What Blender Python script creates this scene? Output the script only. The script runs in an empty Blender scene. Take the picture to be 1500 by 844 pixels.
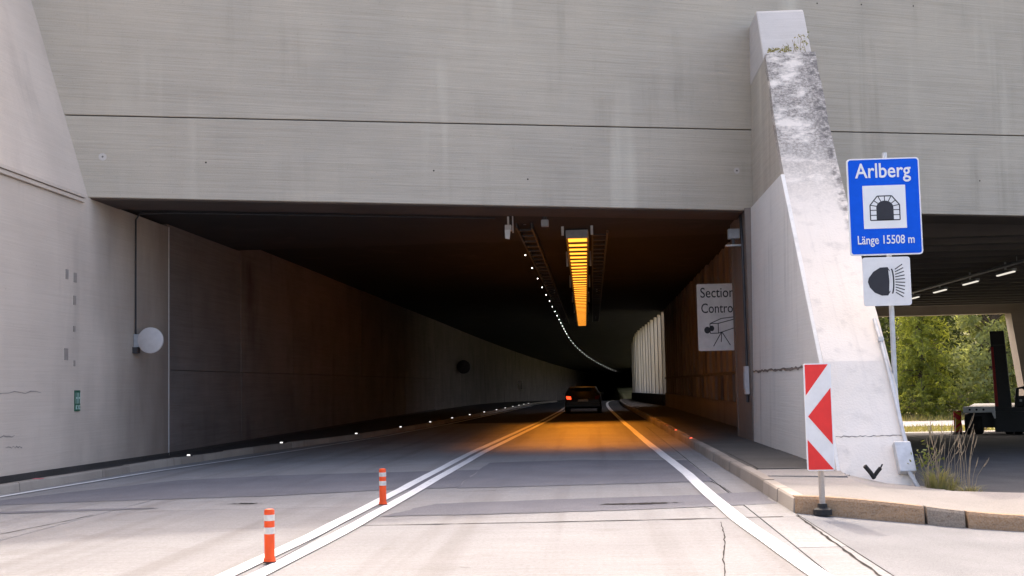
import bpy, bmesh, math, random
from mathutils import Matrix, Vector
from math import radians, sin, cos, pi
random.seed(7)
SC = bpy.context.scene
COL = SC.collection

# ------------------------------------------------------------------ camera
cd = bpy.data.cameras.new('camera'); cam = bpy.data.objects.new('camera', cd); COL.objects.link(cam)
cd.sensor_width = 36; cd.lens = 43.2; cd.clip_end = 3000; cd.clip_start = 0.1
cam.matrix_world = (Matrix.Translation((0, 0, 1.45)) @ Matrix.Rotation(radians(3.65), 4, 'Z')
                    @ Matrix.Rotation(radians(94.53), 4, 'X') @ Matrix.Rotation(radians(-1.26), 4, 'Z'))
SC.camera = cam
# ------------------------------------------------------------------ sky, sun, exposure
SUN_EL, SUN_AZ = radians(47), radians(-7)      # azimuth from +Y (ahead) towards +X
w = bpy.data.worlds.new('World'); SC.world = w; w.use_nodes = True
nt = w.node_tree; bg = nt.nodes['Background']
sky = nt.nodes.new('ShaderNodeTexSky'); sky.sky_type = 'NISHITA'; sky.sun_disc = False
sky.sun_elevation = SUN_EL; sky.sun_rotation = SUN_AZ; sky.air_density = 0.7; sky.dust_density = 5.0; sky.ozone_density = 0.2
nt.links.new(sky.outputs[0], bg.inputs[0]); bg.inputs[1].default_value = 0.15
sl = bpy.data.lights.new('sun', 'SUN'); sl.energy = 0.62; sl.angle = radians(1.5); sl.color = (1, 0.985, 0.965)
so = bpy.data.objects.new('sun', sl); COL.objects.link(so)
sd = Vector((sin(SUN_AZ) * cos(SUN_EL), cos(SUN_AZ) * cos(SUN_EL), sin(SUN_EL)))
so.rotation_euler = sd.to_track_quat('Z', 'Y').to_euler(); so.location = sd * 60
SC.view_settings.view_transform = 'Standard'; SC.view_settings.look = 'None'
SC.view_settings.use_white_balance = True; SC.view_settings.white_balance_temperature = 7300; SC.view_settings.white_balance_tint = 12
SC.view_settings.exposure = 2.16; SC.view_settings.gamma = 1; SC.view_settings.use_curve_mapping = False
SC.render.engine = 'CYCLES'; SC.cycles.use_denoising = True
SC.cycles.max_bounces = 8; SC.cycles.diffuse_bounces = 5

# ------------------------------------------------------------------ materials
MATS = {}
class N:
    """small node-graph helper"""
    def __init__(s, name):
        s.m = bpy.data.materials.new(name); s.m.use_nodes = True
        s.t = s.m.node_tree; s.b = s.t.nodes['Principled BSDF']
        s.pos = s.t.nodes.new('ShaderNodeNewGeometry').outputs['Position']
        MATS[name] = s.m
    def n(s, typ, **kw):
        x = s.t.nodes.new(typ)
        for k, v in kw.items(): setattr(x, k, v)
        return x
    def l(s, a, b): s.t.links.new(a, b)
    def noise(s, scale, sc3=(1, 1, 1), detail=3, rough=.55, off=(0, 0, 0)):
        mp = s.n('ShaderNodeMapping'); s.l(s.pos, mp.inputs[0]); mp.inputs['Scale'].default_value = sc3; mp.inputs['Location'].default_value = off
        x = s.n('ShaderNodeTexNoise'); s.l(mp.outputs[0], x.inputs['Vector'])
        x.inputs['Scale'].default_value = scale; x.inputs['Detail'].default_value = detail; x.inputs['Roughness'].default_value = rough
        return x.outputs['Fac']
    def ramp(s, fac, a, b, va=0., vb=1.):
        x = s.n('ShaderNodeMapRange'); x.clamp = True; s.l(fac, x.inputs[0])
        for i, v in enumerate((a, b, va, vb)): x.inputs[i + 1].default_value = v
        return x.outputs[0]
    def mul(s, a, b, op='MULTIPLY'):
        x = s.n('ShaderNodeMath', operation=op)
        for i, v in enumerate((a, b)):
            if isinstance(v, (int, float)): x.inputs[i].default_value = v
            else: s.l(v, x.inputs[i])
        return x.outputs[0]
    def mix(s, fac, a, b, mode='MIX'):
        x = s.n('ShaderNodeMix', data_type='RGBA', blend_type=mode)
        for i, v in ((0, fac), (6, a), (7, b)):
            if isinstance(v, (int, float)): x.inputs[i].default_value = v
            elif isinstance(v, tuple): x.inputs[i].default_value = (*v[:3], 1)
            else: s.l(v, x.inputs[i])
        return x.outputs[2]
    def sep(s):
        x = s.n('ShaderNodeSeparateXYZ'); s.l(s.pos, x.inputs[0]); return x.outputs
    def bump(s, h, strength=.3, dist=.01):
        x = s.n('ShaderNodeBump'); x.inputs['Strength'].default_value = strength; x.inputs['Distance'].default_value = dist
        s.l(h, x.inputs['Height']); s.l(x.outputs[0], s.b.inputs['Normal'])
    def done(s, col, rough=.85, spec=.3, metal=0):
        if isinstance(col, tuple): s.b.inputs['Base Color'].default_value = (*col[:3], 1)
        else: s.l(col, s.b.inputs['Base Color'])
        if isinstance(rough, (int, float)): s.b.inputs['Roughness'].default_value = rough
        else: s.l(rough, s.b.inputs['Roughness'])
        s.b.inputs['Specular IOR Level'].default_value = spec; s.b.inputs['Metallic'].default_value = metal
        return s.m

def plain(name, col, rough=.6, metal=0, spec=.4, vary=.12, vscale=9):
    g = N(name); f = g.ramp(g.noise(vscale, detail=4), .3, .7, 1 - vary, 1 + vary)
    return g.done(g.mix(1, col, g.mix(1, (1, 1, 1), f, 'MULTIPLY'), 'MULTIPLY') if vary else col, rough, spec, metal)

def emit(name, col, strength, base=(.1, .1, .1)):
    g = N(name); g.done(base, .5); g.b.inputs['Emission Color'].default_value = (*col, 1); g.b.inputs['Emission Strength'].default_value = strength
    return g.m

def concrete(name, c1, c2, board=1., streak=.5, streakc=(.55, .52, .46), dirt=.5, dirtc=(.13, .11, .095), rnd=0., bumpk=.25, vsc=2.2):
    g = N(name)
    col = g.mix(g.ramp(g.noise(.55, detail=5), .3, .7), c1, c2)
    if board:
        b = g.noise(1, (.2, .2, 11), 4, .7); b2 = g.noise(1, (.8, .8, 42), 3, .7)
        col = g.mix(g.mul(g.ramp(b, .38, .62), .22 * board), col, (.62, .58, .54), 'MULTIPLY')
        col = g.mix(g.mul(g.ramp(b2, .45, .62), .3 * board), col, (.66, .62, .58), 'MULTIPLY')
    if streak:
        sN = g.noise(1, (vsc * .55, vsc * .55, .09), 3, .5, (3, 1, 0)); sB = g.noise(.35, detail=2, off=(7, 3, 2))
        col = g.mix(g.mul(g.mul(g.ramp(sN, .56, .70), g.ramp(sB, .4, .62)), streak), col, streakc)
    if dirt:
        dN = g.noise(1, (vsc, vsc, .16), 4, .6, (11, 5, 3)); dB = g.noise(.5, detail=3, off=(1, 9, 4))
        col = g.mix(g.mul(g.mul(g.ramp(dN, .52, .74), g.ramp(dB, .42, .65)), dirt), col, dirtc)
    sp = g.noise(24, detail=2); col = g.mix(g.ramp(sp, .68, .78, 0, .35), col, dirtc)
    gr = g.noise(70, detail=3); col = g.mix(g.ramp(gr, .3, .7, .12, 0), col, (.1, .09, .08))
    if rnd:
        oi = g.n('ShaderNodeObjectInfo'); col = g.mix(1, col, g.mix(g.ramp(oi.outputs['Random'], 0, 1), (1 - rnd,) * 3, (1, 1, 1)), 'MULTIPLY')
    h = g.mul(g.noise(1, (.5, .5, 30), 2), g.mul(gr, .35), 'ADD') if board else g.noise(40, detail=5)
    g.bump(h, bumpk, .012)
    return g.done(col, .88, .25)

concrete('facade_concrete', (.57, .505, .415), (.48, .43, .36), .75, .75, (.70, .65, .54), dirt=.38, dirtc=(.22, .18, .14), bumpk=.5)
concrete('wall_concrete', (.70, .605, .52), (.61, .525, .45), .35, .25, dirt=.35, vsc=1.2)
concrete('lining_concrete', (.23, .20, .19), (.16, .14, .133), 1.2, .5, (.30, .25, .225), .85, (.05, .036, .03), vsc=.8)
concrete('pier_concrete', (.27, .22, .19), (.2, .165, .145), .4, .35, (.34, .29, .26), .6, (.08, .065, .055), vsc=1.6)
concrete('painted_concrete', (.85, .81, .755), (.78, .75, .70), .25, .35, (.6, .59, .57), .5, (.2, .18, .165), vsc=3)
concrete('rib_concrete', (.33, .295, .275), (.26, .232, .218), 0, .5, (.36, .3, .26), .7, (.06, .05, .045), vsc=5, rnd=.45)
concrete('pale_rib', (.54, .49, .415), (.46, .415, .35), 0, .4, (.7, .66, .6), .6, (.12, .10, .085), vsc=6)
concrete('column_pale', (.66, .61, .57), (.57, .53, .49), .5, .3, dirt=.4)
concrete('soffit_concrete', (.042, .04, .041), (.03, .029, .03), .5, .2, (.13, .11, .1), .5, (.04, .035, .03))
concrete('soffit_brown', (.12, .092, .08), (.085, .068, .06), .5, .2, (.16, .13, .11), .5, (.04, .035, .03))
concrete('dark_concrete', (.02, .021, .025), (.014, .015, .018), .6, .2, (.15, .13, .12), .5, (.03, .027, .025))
concrete('kerb_concrete', (.47, .415, .36), (.36, .31, .265), 0, 0, dirt=.6, dirtc=(.16, .12, .09), rnd=.25, bumpk=.6, vsc=5)
concrete('beam_concrete', (.16, .14, .125), (.12, .105, .095), .5, 0, dirt=.4)
concrete('column_concrete', (.5, .43, .37), (.42, .36, .31), .5, .2, dirt=.4)

def shade_wall():
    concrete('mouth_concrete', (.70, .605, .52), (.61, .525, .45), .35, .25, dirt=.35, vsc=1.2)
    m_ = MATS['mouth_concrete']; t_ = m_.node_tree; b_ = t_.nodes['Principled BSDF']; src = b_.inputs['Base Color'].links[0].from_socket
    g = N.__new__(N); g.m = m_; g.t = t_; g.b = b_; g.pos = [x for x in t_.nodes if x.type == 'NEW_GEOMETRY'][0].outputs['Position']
    yy = g.sep()[1]; e_ = g.mul(g.noise(.9, (1, 1, .35), 4), 5, 'MULTIPLY')              # light falloff inside the mouth painted in as darker colour, ragged edge
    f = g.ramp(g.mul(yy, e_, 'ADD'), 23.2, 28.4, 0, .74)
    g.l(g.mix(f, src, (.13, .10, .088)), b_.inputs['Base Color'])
shade_wall()

def road_concrete():
    g = N('road_concrete')
    col = g.mix(g.ramp(g.noise(.7, detail=5), .3, .7), (.42, .418, .422), (.352, .35, .354))
    tr = g.noise(1, (.7, 16, 1), 4, .65); col = g.mix(g.ramp(tr, .42, .7, 0, .3), col, (.25, .235, .225))
    tr2 = g.noise(1, (2.2, .05, 1), 3, .5, (2, 0, 0)); col = g.mix(g.ramp(tr2, .5, .68, 0, .45), col, (.22, .20, .19))
    blot = g.noise(1.6, detail=6, off=(4, 4, 0)); col = g.mix(g.ramp(blot, .58, .72, 0, .4), col, (.26, .235, .215))
    oi = g.n('ShaderNodeObjectInfo'); col = g.mix(1, col, g.mix(oi.outputs['Random'], (.86, .86, .87), (1, 1, 1)), 'MULTIPLY')
    md = g.noise(26, detail=5, rough=.75); col = g.mix(g.ramp(md, .42, .70, 0, .5), col, (.17, .16, .152))
    tn = g.noise(1, (1.2, 38, 1), 3, .7, (5, 0, 0)); col = g.mix(g.ramp(tn, .5, .68, 0, .30), col, (.2, .19, .18))
    oil = g.noise(3.2, detail=3, off=(9, 2, 0)); col = g.mix(g.ramp(oil, .70, .76, 0, .45), col, (.12, .11, .105))
    gr = g.noise(110, detail=3); col = g.mix(g.ramp(gr, .35, .65, .3, 0), col, (.12, .11, .10))
    g.bump(g.mul(g.noise(1, (3, 60, 1), 2), md, 'ADD'), .5, .01)
    return g.done(col, .95, .08)
road_concrete()

def asphalt(name, c1, c2, tracks=.3, grit=.35, rough=.82):
    g = N(name)
    col = g.mix(g.ramp(g.noise(.8, detail=6), .3, .7), c1, c2)
    tr = g.noise(1, (1.5, .06, 1), 3, .5); col = g.mix(g.ramp(tr, .5, .7, 0, tracks), col, tuple(v * .6 for v in c2))
    md = g.noise(38, detail=4, rough=.75); col = g.mix(g.ramp(md, .48, .7, 0, .35), col, tuple(v * .55 for v in c2))
    gr = g.noise(140, detail=2, rough=.7); col = g.mix(g.ramp(gr, .5, .72, 0, grit), col, tuple(min(1, v * 2.0) for v in c1))
    g2 = g.noise(95, detail=2, off=(5, 5, 5)); col = g.mix(g.ramp(g2, .52, .7, 0, .5), col, tuple(v * .5 for v in c2))
    g.bump(gr, .5, .006)
    return g.done(col, .95, .1)
asphalt('patch_asphalt', (.215, .213, .232), (.165, .164, .180))
asphalt('tunnel_asphalt', (.075, .078, .085), (.055, .057, .063))
asphalt('yard_asphalt', (.10, .10, .105), (.07, .07, .076))
asphalt('apron_asphalt', (.25, .25, .256), (.19, .19, .196), .1)
asphalt('walk_asphalt', (.15, .14, .13), (.105, .098, .09), .1)
asphalt('bitumen', (.085, .078, .075), (.06, .055, .053), .1)
asphalt('pale_walk', (.34, .31, .29), (.27, .25, .23), .1, .2)
asphalt('gravel', (.33, .32, .31), (.25, .24, .235), .05, .5)
asphalt('joint_seal', (.045, .04, .038), (.03, .028, .027), 0)

def grass_ground():
    g = N('grass_ground')
    col = g.mix(g.ramp(g.noise(.4, detail=6), .35, .65), (.17, .165, .06), (.30, .27, .15))
    col = g.mix(g.ramp(g.noise(7, detail=4), .45, .7, 0, .7), col, (.09, .12, .03))
    g.bump(g.noise(30, detail=4), .8, .05); return g.done(col, .95, .1)
grass_ground()

def kerb_brown(name, c1, c2):
    g = N(name)
    col = g.mix(g.ramp(g.noise(3, (1, 1, 6), 5), .3, .7), c1, c2)
    col = g.mix(g.ramp(g.noise(14, (1, 1, 3), 4), .52, .7, 0, .6), col, (.14, .085, .05))
    col = g.mix(g.ramp(g.noise(60, detail=3), .35, .65, .3, 0), col, (.6, .5, .4))
    g.bump(g.noise(45, detail=5), .6, .01); g.done(col, .85, .25)
kerb_brown('kerb_brown', (.40, .24, .13), (.28, .17, .095)); kerb_brown('kerb_grey', (.27, .22, .175), (.19, .16, .13))

def paint_white(name, col, wear):
    g = N(name); wn = g.noise(9, detail=8, rough=.7); w2 = g.noise(.8, detail=2)
    f = g.mul(g.ramp(wn, .56, .66), g.ramp(w2, .3, .7, wear * .4, wear))
    c = g.mix(f, col, (.30, .285, .27)); c = g.mix(g.ramp(g.noise(1, (4, .15, 1), 3), .5, .7, 0, .3), c, (.42, .40, .385))
    g.done(c, .9, .1)
paint_white('line_paint', (.80, .80, .80), .8)

def buttress_front():
    g = N('buttress_front')
    z = g.sep()[2]; x = g.sep()[0]
    col = g.mix(g.ramp(g.noise(.9, detail=5), .3, .7), (.82, .74, .655), (.72, .65, .575))
    col = g.mix(g.ramp(g.noise(4, detail=6), .55, .75, 0, .35), col, (.38, .34, .31))
    hgt = g.ramp(z, 4.2, 6.0, 0, 1)                                     # lichen grows on the upper part
    big = g.noise(1.0, (.9, .9, 2.0), 6, .7, (2.2, 0, .4)); edge = g.ramp(g.mul(g.mul(x, 3.9, 'SUBTRACT'), g.mul(x, 3.9, 'SUBTRACT')), .06, .22, 0, .15)
    lich = g.mul(hgt, g.ramp(g.mul(big, edge, 'ADD'), .42, .53))
    fine = g.ramp(g.noise(20, detail=6, rough=.75), .32, .60, .25, 1)
    col = g.mix(g.mul(g.mul(lich, fine), .86), col, (.10, .09, .086))
    e2 = g.ramp(g.mul(x, 3.9, 'SUBTRACT'), .40, .5, 0, 1); low = g.ramp(z, 3.2, 4.4)
    col = g.mix(g.mul(g.mul(e2, low), g.ramp(g.noise(7, detail=5), .45, .62, 0, .75)), col, (.09, .08, .078))
    run = g.noise(1, (9, .2, .2), 4, .6); col = g.mix(g.ramp(run, .58, .72, 0, .15), col, (.45, .40, .36))
    g.bump(g.noise(30, detail=6), .5, .012); g.done(col, .9, .2)
buttress_front()

plain('steel', (.45, .46, .47), .45, .7, .5); plain('galvanised', (.52, .53, .54), .55, .5)
plain('sign_white', (.80, .80, .80), .45, vary=.03, vscale=3); plain('sign_aged_white', (.80, .77, .77), .6, vary=.10, vscale=4)
plain('sign_blue', (.001, .105, .68), .7, vary=.04, spec=.05); plain('sign_black', (.02, .02, .028), .5, vary=.1)
plain('sign_red', (.80, .028, .025), .42, vary=.05); plain('reflective_white', (.76, .75, .74), .5, vary=.05)
plain('post_orange', (.86, .085, .012), .5, vary=.08); plain('post_band', (.62, .60, .56), .4, vary=.15, vscale=30)
plain('rubber', (.025, .024, .024), .8, vary=.25); plain('dark_metal', (.06, .06, .065), .5, .5)
plain('grey_plastic', (.35, .36, .38), .5); plain('pale_plastic', (.55, .52, .52), .5, vary=.06)
plain('sign_green', (.01, .10, .06), .5, vary=.06); plain('sign_pale_green', (.45, .62, .55), .5, vary=.05)
plain('wall_plate', (.30, .265, .24), .7); plain('hole_dark', (.05, .045, .04), .9)
plain('car_paint', (.006, .006, .008), .3, spec=.25, vary=0); plain('car_glass', (.006, .006, .008), .15, spec=.3, vary=0)
plain('number_plate', (.6, .6, .58), .5); plain('tyre', (.018, .018, .018), .85); plain('rim', (.25, .25, .26), .35, .8)
plain('truck_black', (.02, .02, .022), .5); plain('truck_red', (.38, .01, .012), .45); plain('truck_white', (.72, .72, .73), .45)
plain('sign_yellow', (.72, .46, .01), .5, vary=.05); plain('bark', (.12, .09, .07), .95, vary=.35, vscale=5)
plain('dry_stem', (.33, .25, .16), .85, vary=.25); plain('stone', (.4, .36, .32), .9, vary=.3); plain('pink_paint', (.75, .18, .2), .7)
emit('led_white', (.9, .97, 1), 3.5); emit('reflector_white', (.92, .96, 1), .45); emit('reflector_red', (1, .13, .06), 2)
emit('sodium_tube', (1, .36, .04), .6, (.5, .3, .1)); emit('tail_lamp', (1, .06, .02), .7, (.4, .02, .02)); emit('fluorescent', (.95, .95, .9), .2, (.6, .6, .6))
plain('tail_glass', (.12, .01, .01), .2, vary=0)

def leaf(name, c1, c2, tr=.45):
    g = N(name); oi = g.noise(.8, detail=4); o2 = g.noise(9, detail=2)
    col = g.mix(g.ramp(oi, .35, .65), c1, c2); col = g.mix(g.ramp(o2, .4, .7, 0, .5), col, tuple(v * .55 for v in c2))
    g.done(col, .6, .25)
    t = g.n('ShaderNodeBsdfTranslucent'); g.l(g.mix(1, col, (1.25, 1.2, .6), 'MULTIPLY'), t.inputs[0])
    ms = g.n('ShaderNodeMixShader'); ms.inputs[0].default_value = tr
    out = [x for x in g.t.nodes if x.type == 'OUTPUT_MATERIAL'][0]
    g.l(g.b.outputs[0], ms.inputs[1]); g.l(t.outputs[0], ms.inputs[2]); g.l(ms.outputs[0], out.inputs[0])
leaf('leaf_conifer', (.36, .40, .11), (.26, .30, .09), .65); leaf('leaf_broad', (.40, .44, .25), (.30, .34, .18), .65); leaf('leaf_dark', (.09, .12, .045), (.065, .09, .035), .55)
leaf('leaf_bush', (.26, .29, .09), (.18, .21, .06), .6); leaf('weed_green', (.20, .23, .07), (.13, .16, .04), .3); leaf('grass_blade', (.24, .25, .09), (.33, .28, .15), .3)

# ------------------------------------------------------------------ mesh building
def lean(m):
    m.v = [(x + .0225 * max(0, z), y, z) for x, y, z in m.v]; return m
class MB:
    def __init__(s): s.v = []; s.f = []
    def add(s, vs, fs):
        o = len(s.v); s.v += [tuple(p) for p in vs]; s.f += [tuple(i + o for i in f) for f in fs]; return s
    def box(s, a, b):
        (x0, y0, z0), (x1, y1, z1) = a, b
        return s.add([(x0, y0, z0), (x1, y0, z0), (x1, y1, z0), (x0, y1, z0), (x0, y0, z1), (x1, y0, z1), (x1, y1, z1), (x0, y1, z1)],
                     [(0, 3, 2, 1), (4, 5, 6, 7), (0, 1, 5, 4), (1, 2, 6, 5), (2, 3, 7, 6), (3, 0, 4, 7)])
    def prism(s, pts, d):
        """closed planar polygon pts (3d) pushed along vector d"""
        n = len(pts); d = Vector(d); a = [Vector(p) for p in pts]
        return s.add(a + [p + d for p in a], [tuple(range(n))[::-1], tuple(range(n, 2 * n))] + [(i, (i + 1) % n, (i + 1) % n + n, i + n) for i in range(n)])
    def sheet(s, pts): return s.add(pts, [tuple(range(len(pts)))])
    def tube(s, pts, r, n=8, r2=None):
        pts = [Vector(p) for p in pts]; rings = []; m = len(pts)
        for i, p in enumerate(pts):
            t = (pts[min(i + 1, m - 1)] - pts[max(i - 1, 0)]).normalized()
            u = t.cross(Vector((0, 0, 1)));  u = u.normalized() if u.length > 1e-3 else Vector((1, 0, 0)); v = t.cross(u)
            rr = r if r2 is None else r + (r2 - r) * i / (m - 1)
            rings.append([p + (u * cos(2 * pi * k / n) + v * sin(2 * pi * k / n)) * rr for k in range(n)])
        o = [q for g in rings for q in g]; fs = []
        for i in range(m - 1):
            for k in range(n): fs.append((i * n + k, i * n + (k + 1) % n, (i + 1) * n + (k + 1) % n, (i + 1) * n + k))
        fs += [tuple(range(n))[::-1], tuple(range((m - 1) * n, m * n))]
        return s.add(o, fs)
    def lathe(s, c, prof, n=20, axis='Z'):
        """prof = [(radius, height)]"""
        o = []; fs = []; c = Vector(c)
        for r, h in prof:
            for k in range(n):
                a = 2 * pi * k / n; q = (r * cos(a), r * sin(a), h)
                if axis == 'Y': q = (q[0], q[2], q[1])
                if axis == 'X': q = (q[2], q[0], q[1])
                o.append(c + Vector(q))
        m = len(prof)
        for i in range(m - 1):
            for k in range(n): fs.append((i * n + k, i * n + (k + 1) % n, (i + 1) * n + (k + 1) % n, (i + 1) * n + k))
        fs += [tuple(range(n))[::-1], tuple(range((m - 1) * n, m * n))]
        return s.add(o, fs)
    def build(s, name, mat, parent=None, at=None, smooth=False, bevel=0):
        """vertices are world coordinates; parented meshes sit in the frame of their (top) thing"""
        if parent is not None:
            r = parent
            while r.parent: r = r.parent
            org = Vector(r.location)
        else: org = Vector(at) if at is not None else Vector((0, 0, 0))
        me = bpy.data.meshes.new(name); me.from_pydata([tuple(Vector(p) - org) for p in s.v], [], s.f); me.validate()
        bm = bmesh.new(); bm.from_mesh(me); bmesh.ops.recalc_face_normals(bm, faces=bm.faces); bm.to_mesh(me); bm.free()
        if smooth:
            me.polygons.foreach_set('use_smooth', [True] * len(me.polygons)); me.set_sharp_from_angle(angle=radians(40))
        me.materials.append(MATS[mat])
        o = bpy.data.objects.new(name, me); COL.objects.link(o)
        if parent is not None: o.parent = parent
        else: o.location = org
        if bevel:
            b = o.modifiers.new('bevel', 'BEVEL'); b.width = bevel; b.segments = 2; b.limit_method = 'ANGLE'
        return o

def thing(name, loc, label, cat, group=None):
    o = bpy.data.objects.new(name, None); o.location = loc; o.empty_display_size = .2; COL.objects.link(o)
    return tag(o, label, cat, group)
def tag(o, label, cat, group=None):
    o['label'] = label; o['category'] = cat
    if group: o['group'] = group
    return o
def struct(o, kind='structure'): o['kind'] = kind; return o
def box(a, b): return MB().box(a, b)
def copy_tree(o, dloc, label=None, parent=None, rotz=None, scale=None):
    c = o.copy(); COL.objects.link(c)
    if parent is not None: c.parent = parent
    else:
        c.location = dloc
        if label: c['label'] = label
        if rotz is not None: c.rotation_euler.z = rotz
        if scale: c.scale = scale
    for ch in list(o.children): copy_tree(ch, None, parent=c)
    return c

def lerp(tab, y):
    if y <= tab[0][0]: return tab[0][1]
    for (a, va), (b, vb) in zip(tab, tab[1:]):
        if y <= b: return va + (vb - va) * (y - a) / (b - a)
    return tab[-1][1]

# ------------------------------------------------------------------ the alignment of the tunnel
def shift(y): return 0 if y < 75 else 3.6e-4 * (min(y, 250) - 75) ** 2
def zroad(y):
    if y < 60: return 0.
    return -8e-5 * (y - 60) ** 2 if y < 165 else -.882 - .0168 * (y - 165)
XKL = [(-40, -9.0), (10, -8.9), (17.5, -8.8), (24, -8.42), (29.7, -7.78), (36.6, -6.62), (42.4, -6.2), (48, -5.92), (57, -5.55), (67, -5.15), (80, -4.9), (260, -4.9)]
XKR = [(-40, 2.16), (17.7, 2.14), (42, 2.08), (73, 1.9), (260, 1.9)]
XDL = [(-40, -4.4), (4, -3.02), (9.5, -2.80), (12, -2.70), (15.2, -2.66), (27, -2.55), (50, -1.95), (67.5, -1.68), (260, -1.68)]
XRL = [(-40, 1.9), (4, 1.8), (8, 1.68), (10, 1.60), (12, 1.515), (13.5, 1.472), (15.5, 1.452), (19.5, 1.44), (29.5, 1.28), (50, 1.05), (68.5, .92), (260, .92)]
XLL = [(-40, -8.75), (17.5, -8.58), (23, -8.06), (27.8, -7.3), (36.7, -6.3), (48, -5.6), (57, -5.25), (67, -4.85), (80, -4.6), (260, -4.6)]
kl = lambda y: lerp(XKL, y) + shift(y)
kr = lambda y: lerp(XKR, y) + shift(y)
def lot(x, y):
    """the yard to the right lies lower and falls away from the road"""
    t = min(1, max(0, (x - 2.2) / 2.2)); t = t * t * (3 - 2 * t)
    d = lerp([(-60, .1), (12, .15), (18, .17), (60, 1.35), (70, 1.62), (80, 1.7), (120, 1.6), (400, -6), (900, -40)], y)
    return -t * d
def ground_z(x, y): return lot(x, y) + (zroad(y) if x < 3.8 else 0)

# ------------------------------------------------------------------ ground
def make_ground():
    xs = [-900, -300, -120, -60, -30, -12, -9.3, -6, -3, 0, 2.2, 2.75, 3.3, 3.85, 4.4, 6, 9, 13, 18, 24, 32, 45, 70, 120, 300, 900]
    ys = [-900, -300, -100, -40, -10, 0, 5, 9, 12, 14, 16, 18, 22, 27, 34, 42, 50, 60, 65, 70, 75, 80, 90, 100, 120, 150, 190, 230, 260, 320, 400, 600, 900]
    v = [(x, y, ground_z(x, y) - .03) for y in ys for x in xs]; n = len(xs); f = []
    for j in range(len(ys) - 1):
        for i in range(n - 1): f.append((j * n + i, j * n + i + 1, (j + 1) * n + i + 1, (j + 1) * n + i))
    g = MB(); g.v = v; g.f = f; struct(g.build('ground', 'grass_ground'))
make_ground()

def strip(fa, fb, y0, y1, n, dz, z=zroad):
    m = MB(); vs = []; fs = []
    for i in range(n + 1):
        y = y0 + (y1 - y0) * i / n; vs += [(fa(y), y, z(y) + dz), (fb(y), y, z(y) + dz)]
    for i in range(n): fs.append((2 * i, 2 * i + 1, 2 * i + 3, 2 * i + 2))
    return m.add(vs, fs)

# road: a bed, loose concrete slabs on it up to 48 m, asphalt beyond
road = struct(strip(lambda y: -9.3 + shift(y), lambda y: 2.3 + shift(y), -40, 258, 120, -.014).build('road', 'joint_seal'))
strip(lambda y: -9.3 + shift(y), lambda y: 2.3 + shift(y), 48, 258, 90, 0).build('asphalt_surface', 'tunnel_asphalt', road)
SK = .055
def slab(x0, x1, y0, y1):
    g = .008; m = MB(); q = [(x0 + g, y0 + g), (x1 - g, y0 + g), (x1 - g, y1 - g), (x0 + g, y1 - g)]
    m.prism([(x, y + SK * x, -.012) for x, y in q], (0, 0, .012 + random.uniform(-.001, .001))); m.build('slab', 'road_concrete', road)
rows = [-40, -28, -16, -8, -2, 3.5, 8.4, 13.18, 18.4, 23.6, 29, 35, 41]
for y0, y1 in zip(rows, rows[1:]):
    slab(-2.74, 1.72, y0, y1)
    for k in range(2): ym = (y0 + y1) / 2; slab(1.72, 2.16, (y0, ym)[k], (ym, y1)[k])
rows2 = [-40, -28, -16, -8, -2, 4.2, 9.4, 15.35, 20.6, 26, 32, 38, 44]
for y0, y1 in zip(rows2, rows2[1:]): slab(-9.28, -6.02, y0, y1); slab(-6.02, -2.74, y0, y1)
m = MB()
for x0, x1 in ((-2.73, 2.16), (-9.28, -2.74)):
    y0 = 41.02 if x0 > -5 else 44.02
    m.prism([(x0, y0 + SK * x0, -.012), (x1, y0 + SK * x1, -.012), (x1, 48, -.012), (x0, 48, -.012)], (0, 0, .0115))
m.build('slab', 'road_concrete', road)

def wobble(pts, amp=.04, n=10):
    out = []
    for (a, b) in zip(pts, pts[1:] + pts[:1]):
        for i in range(n):
            t = i / n; k = amp if i else 0
            out.append((a[0] + (b[0] - a[0]) * t + random.uniform(-k, k), a[1] + (b[1] - a[1]) * t + random.uniform(-k, k)))
    return out
def patch(name, pts, mat, dz=.005, amp=.03, n=10):
    return MB().sheet([(x, y, dz) for x, y in wobble(pts, amp, n)]).build(name, mat, road)
patch('asphalt_patch', [(-8.25, 16.0), (-6.9, 16.4), (-4.44, 16.85), (-3.08, 17.5), (-2.0, 17.75), (-2.0, 21.4), (-5.45, 20.9), (-6.93, 20.1), (-7.75, 18.3), (-8.28, 16.9)], 'patch_asphalt')
patch('asphalt_patch', [(-1.98, 17.65), (-.71, 17.75), (1.7, 18.1), (1.7, 23.0), (-.28, 23.7), (-1.98, 23.3)], 'patch_asphalt')
patch('asphalt_patch', [(-2.45, 13.95), (-1.34, 14.0), (.21, 14.2), (1.74, 14.62), (2.12, 14.7), (2.12, 16.3), (1.11, 15.96), (-.11, 15.75), (-1.98, 15.35)], 'patch_asphalt')
patch('asphalt_patch', [(-7.6, 14.9), (-6.3, 15.12), (-5.5, 15.32), (-5.6, 15.42), (-6.4, 15.4), (-7.6, 15.15)], 'patch_asphalt')
patch('tar_repair', [(.05, 14.83), (.6, 14.82), (1.05, 14.98), (.6, 15.03), (.1, 14.95)], 'joint_seal', .009)
patch('tar_repair', [(-4.75, 15.75), (-4.45, 15.72), (-4.3, 15.8), (-4.55, 15.86)], 'joint_seal', .006)
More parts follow.
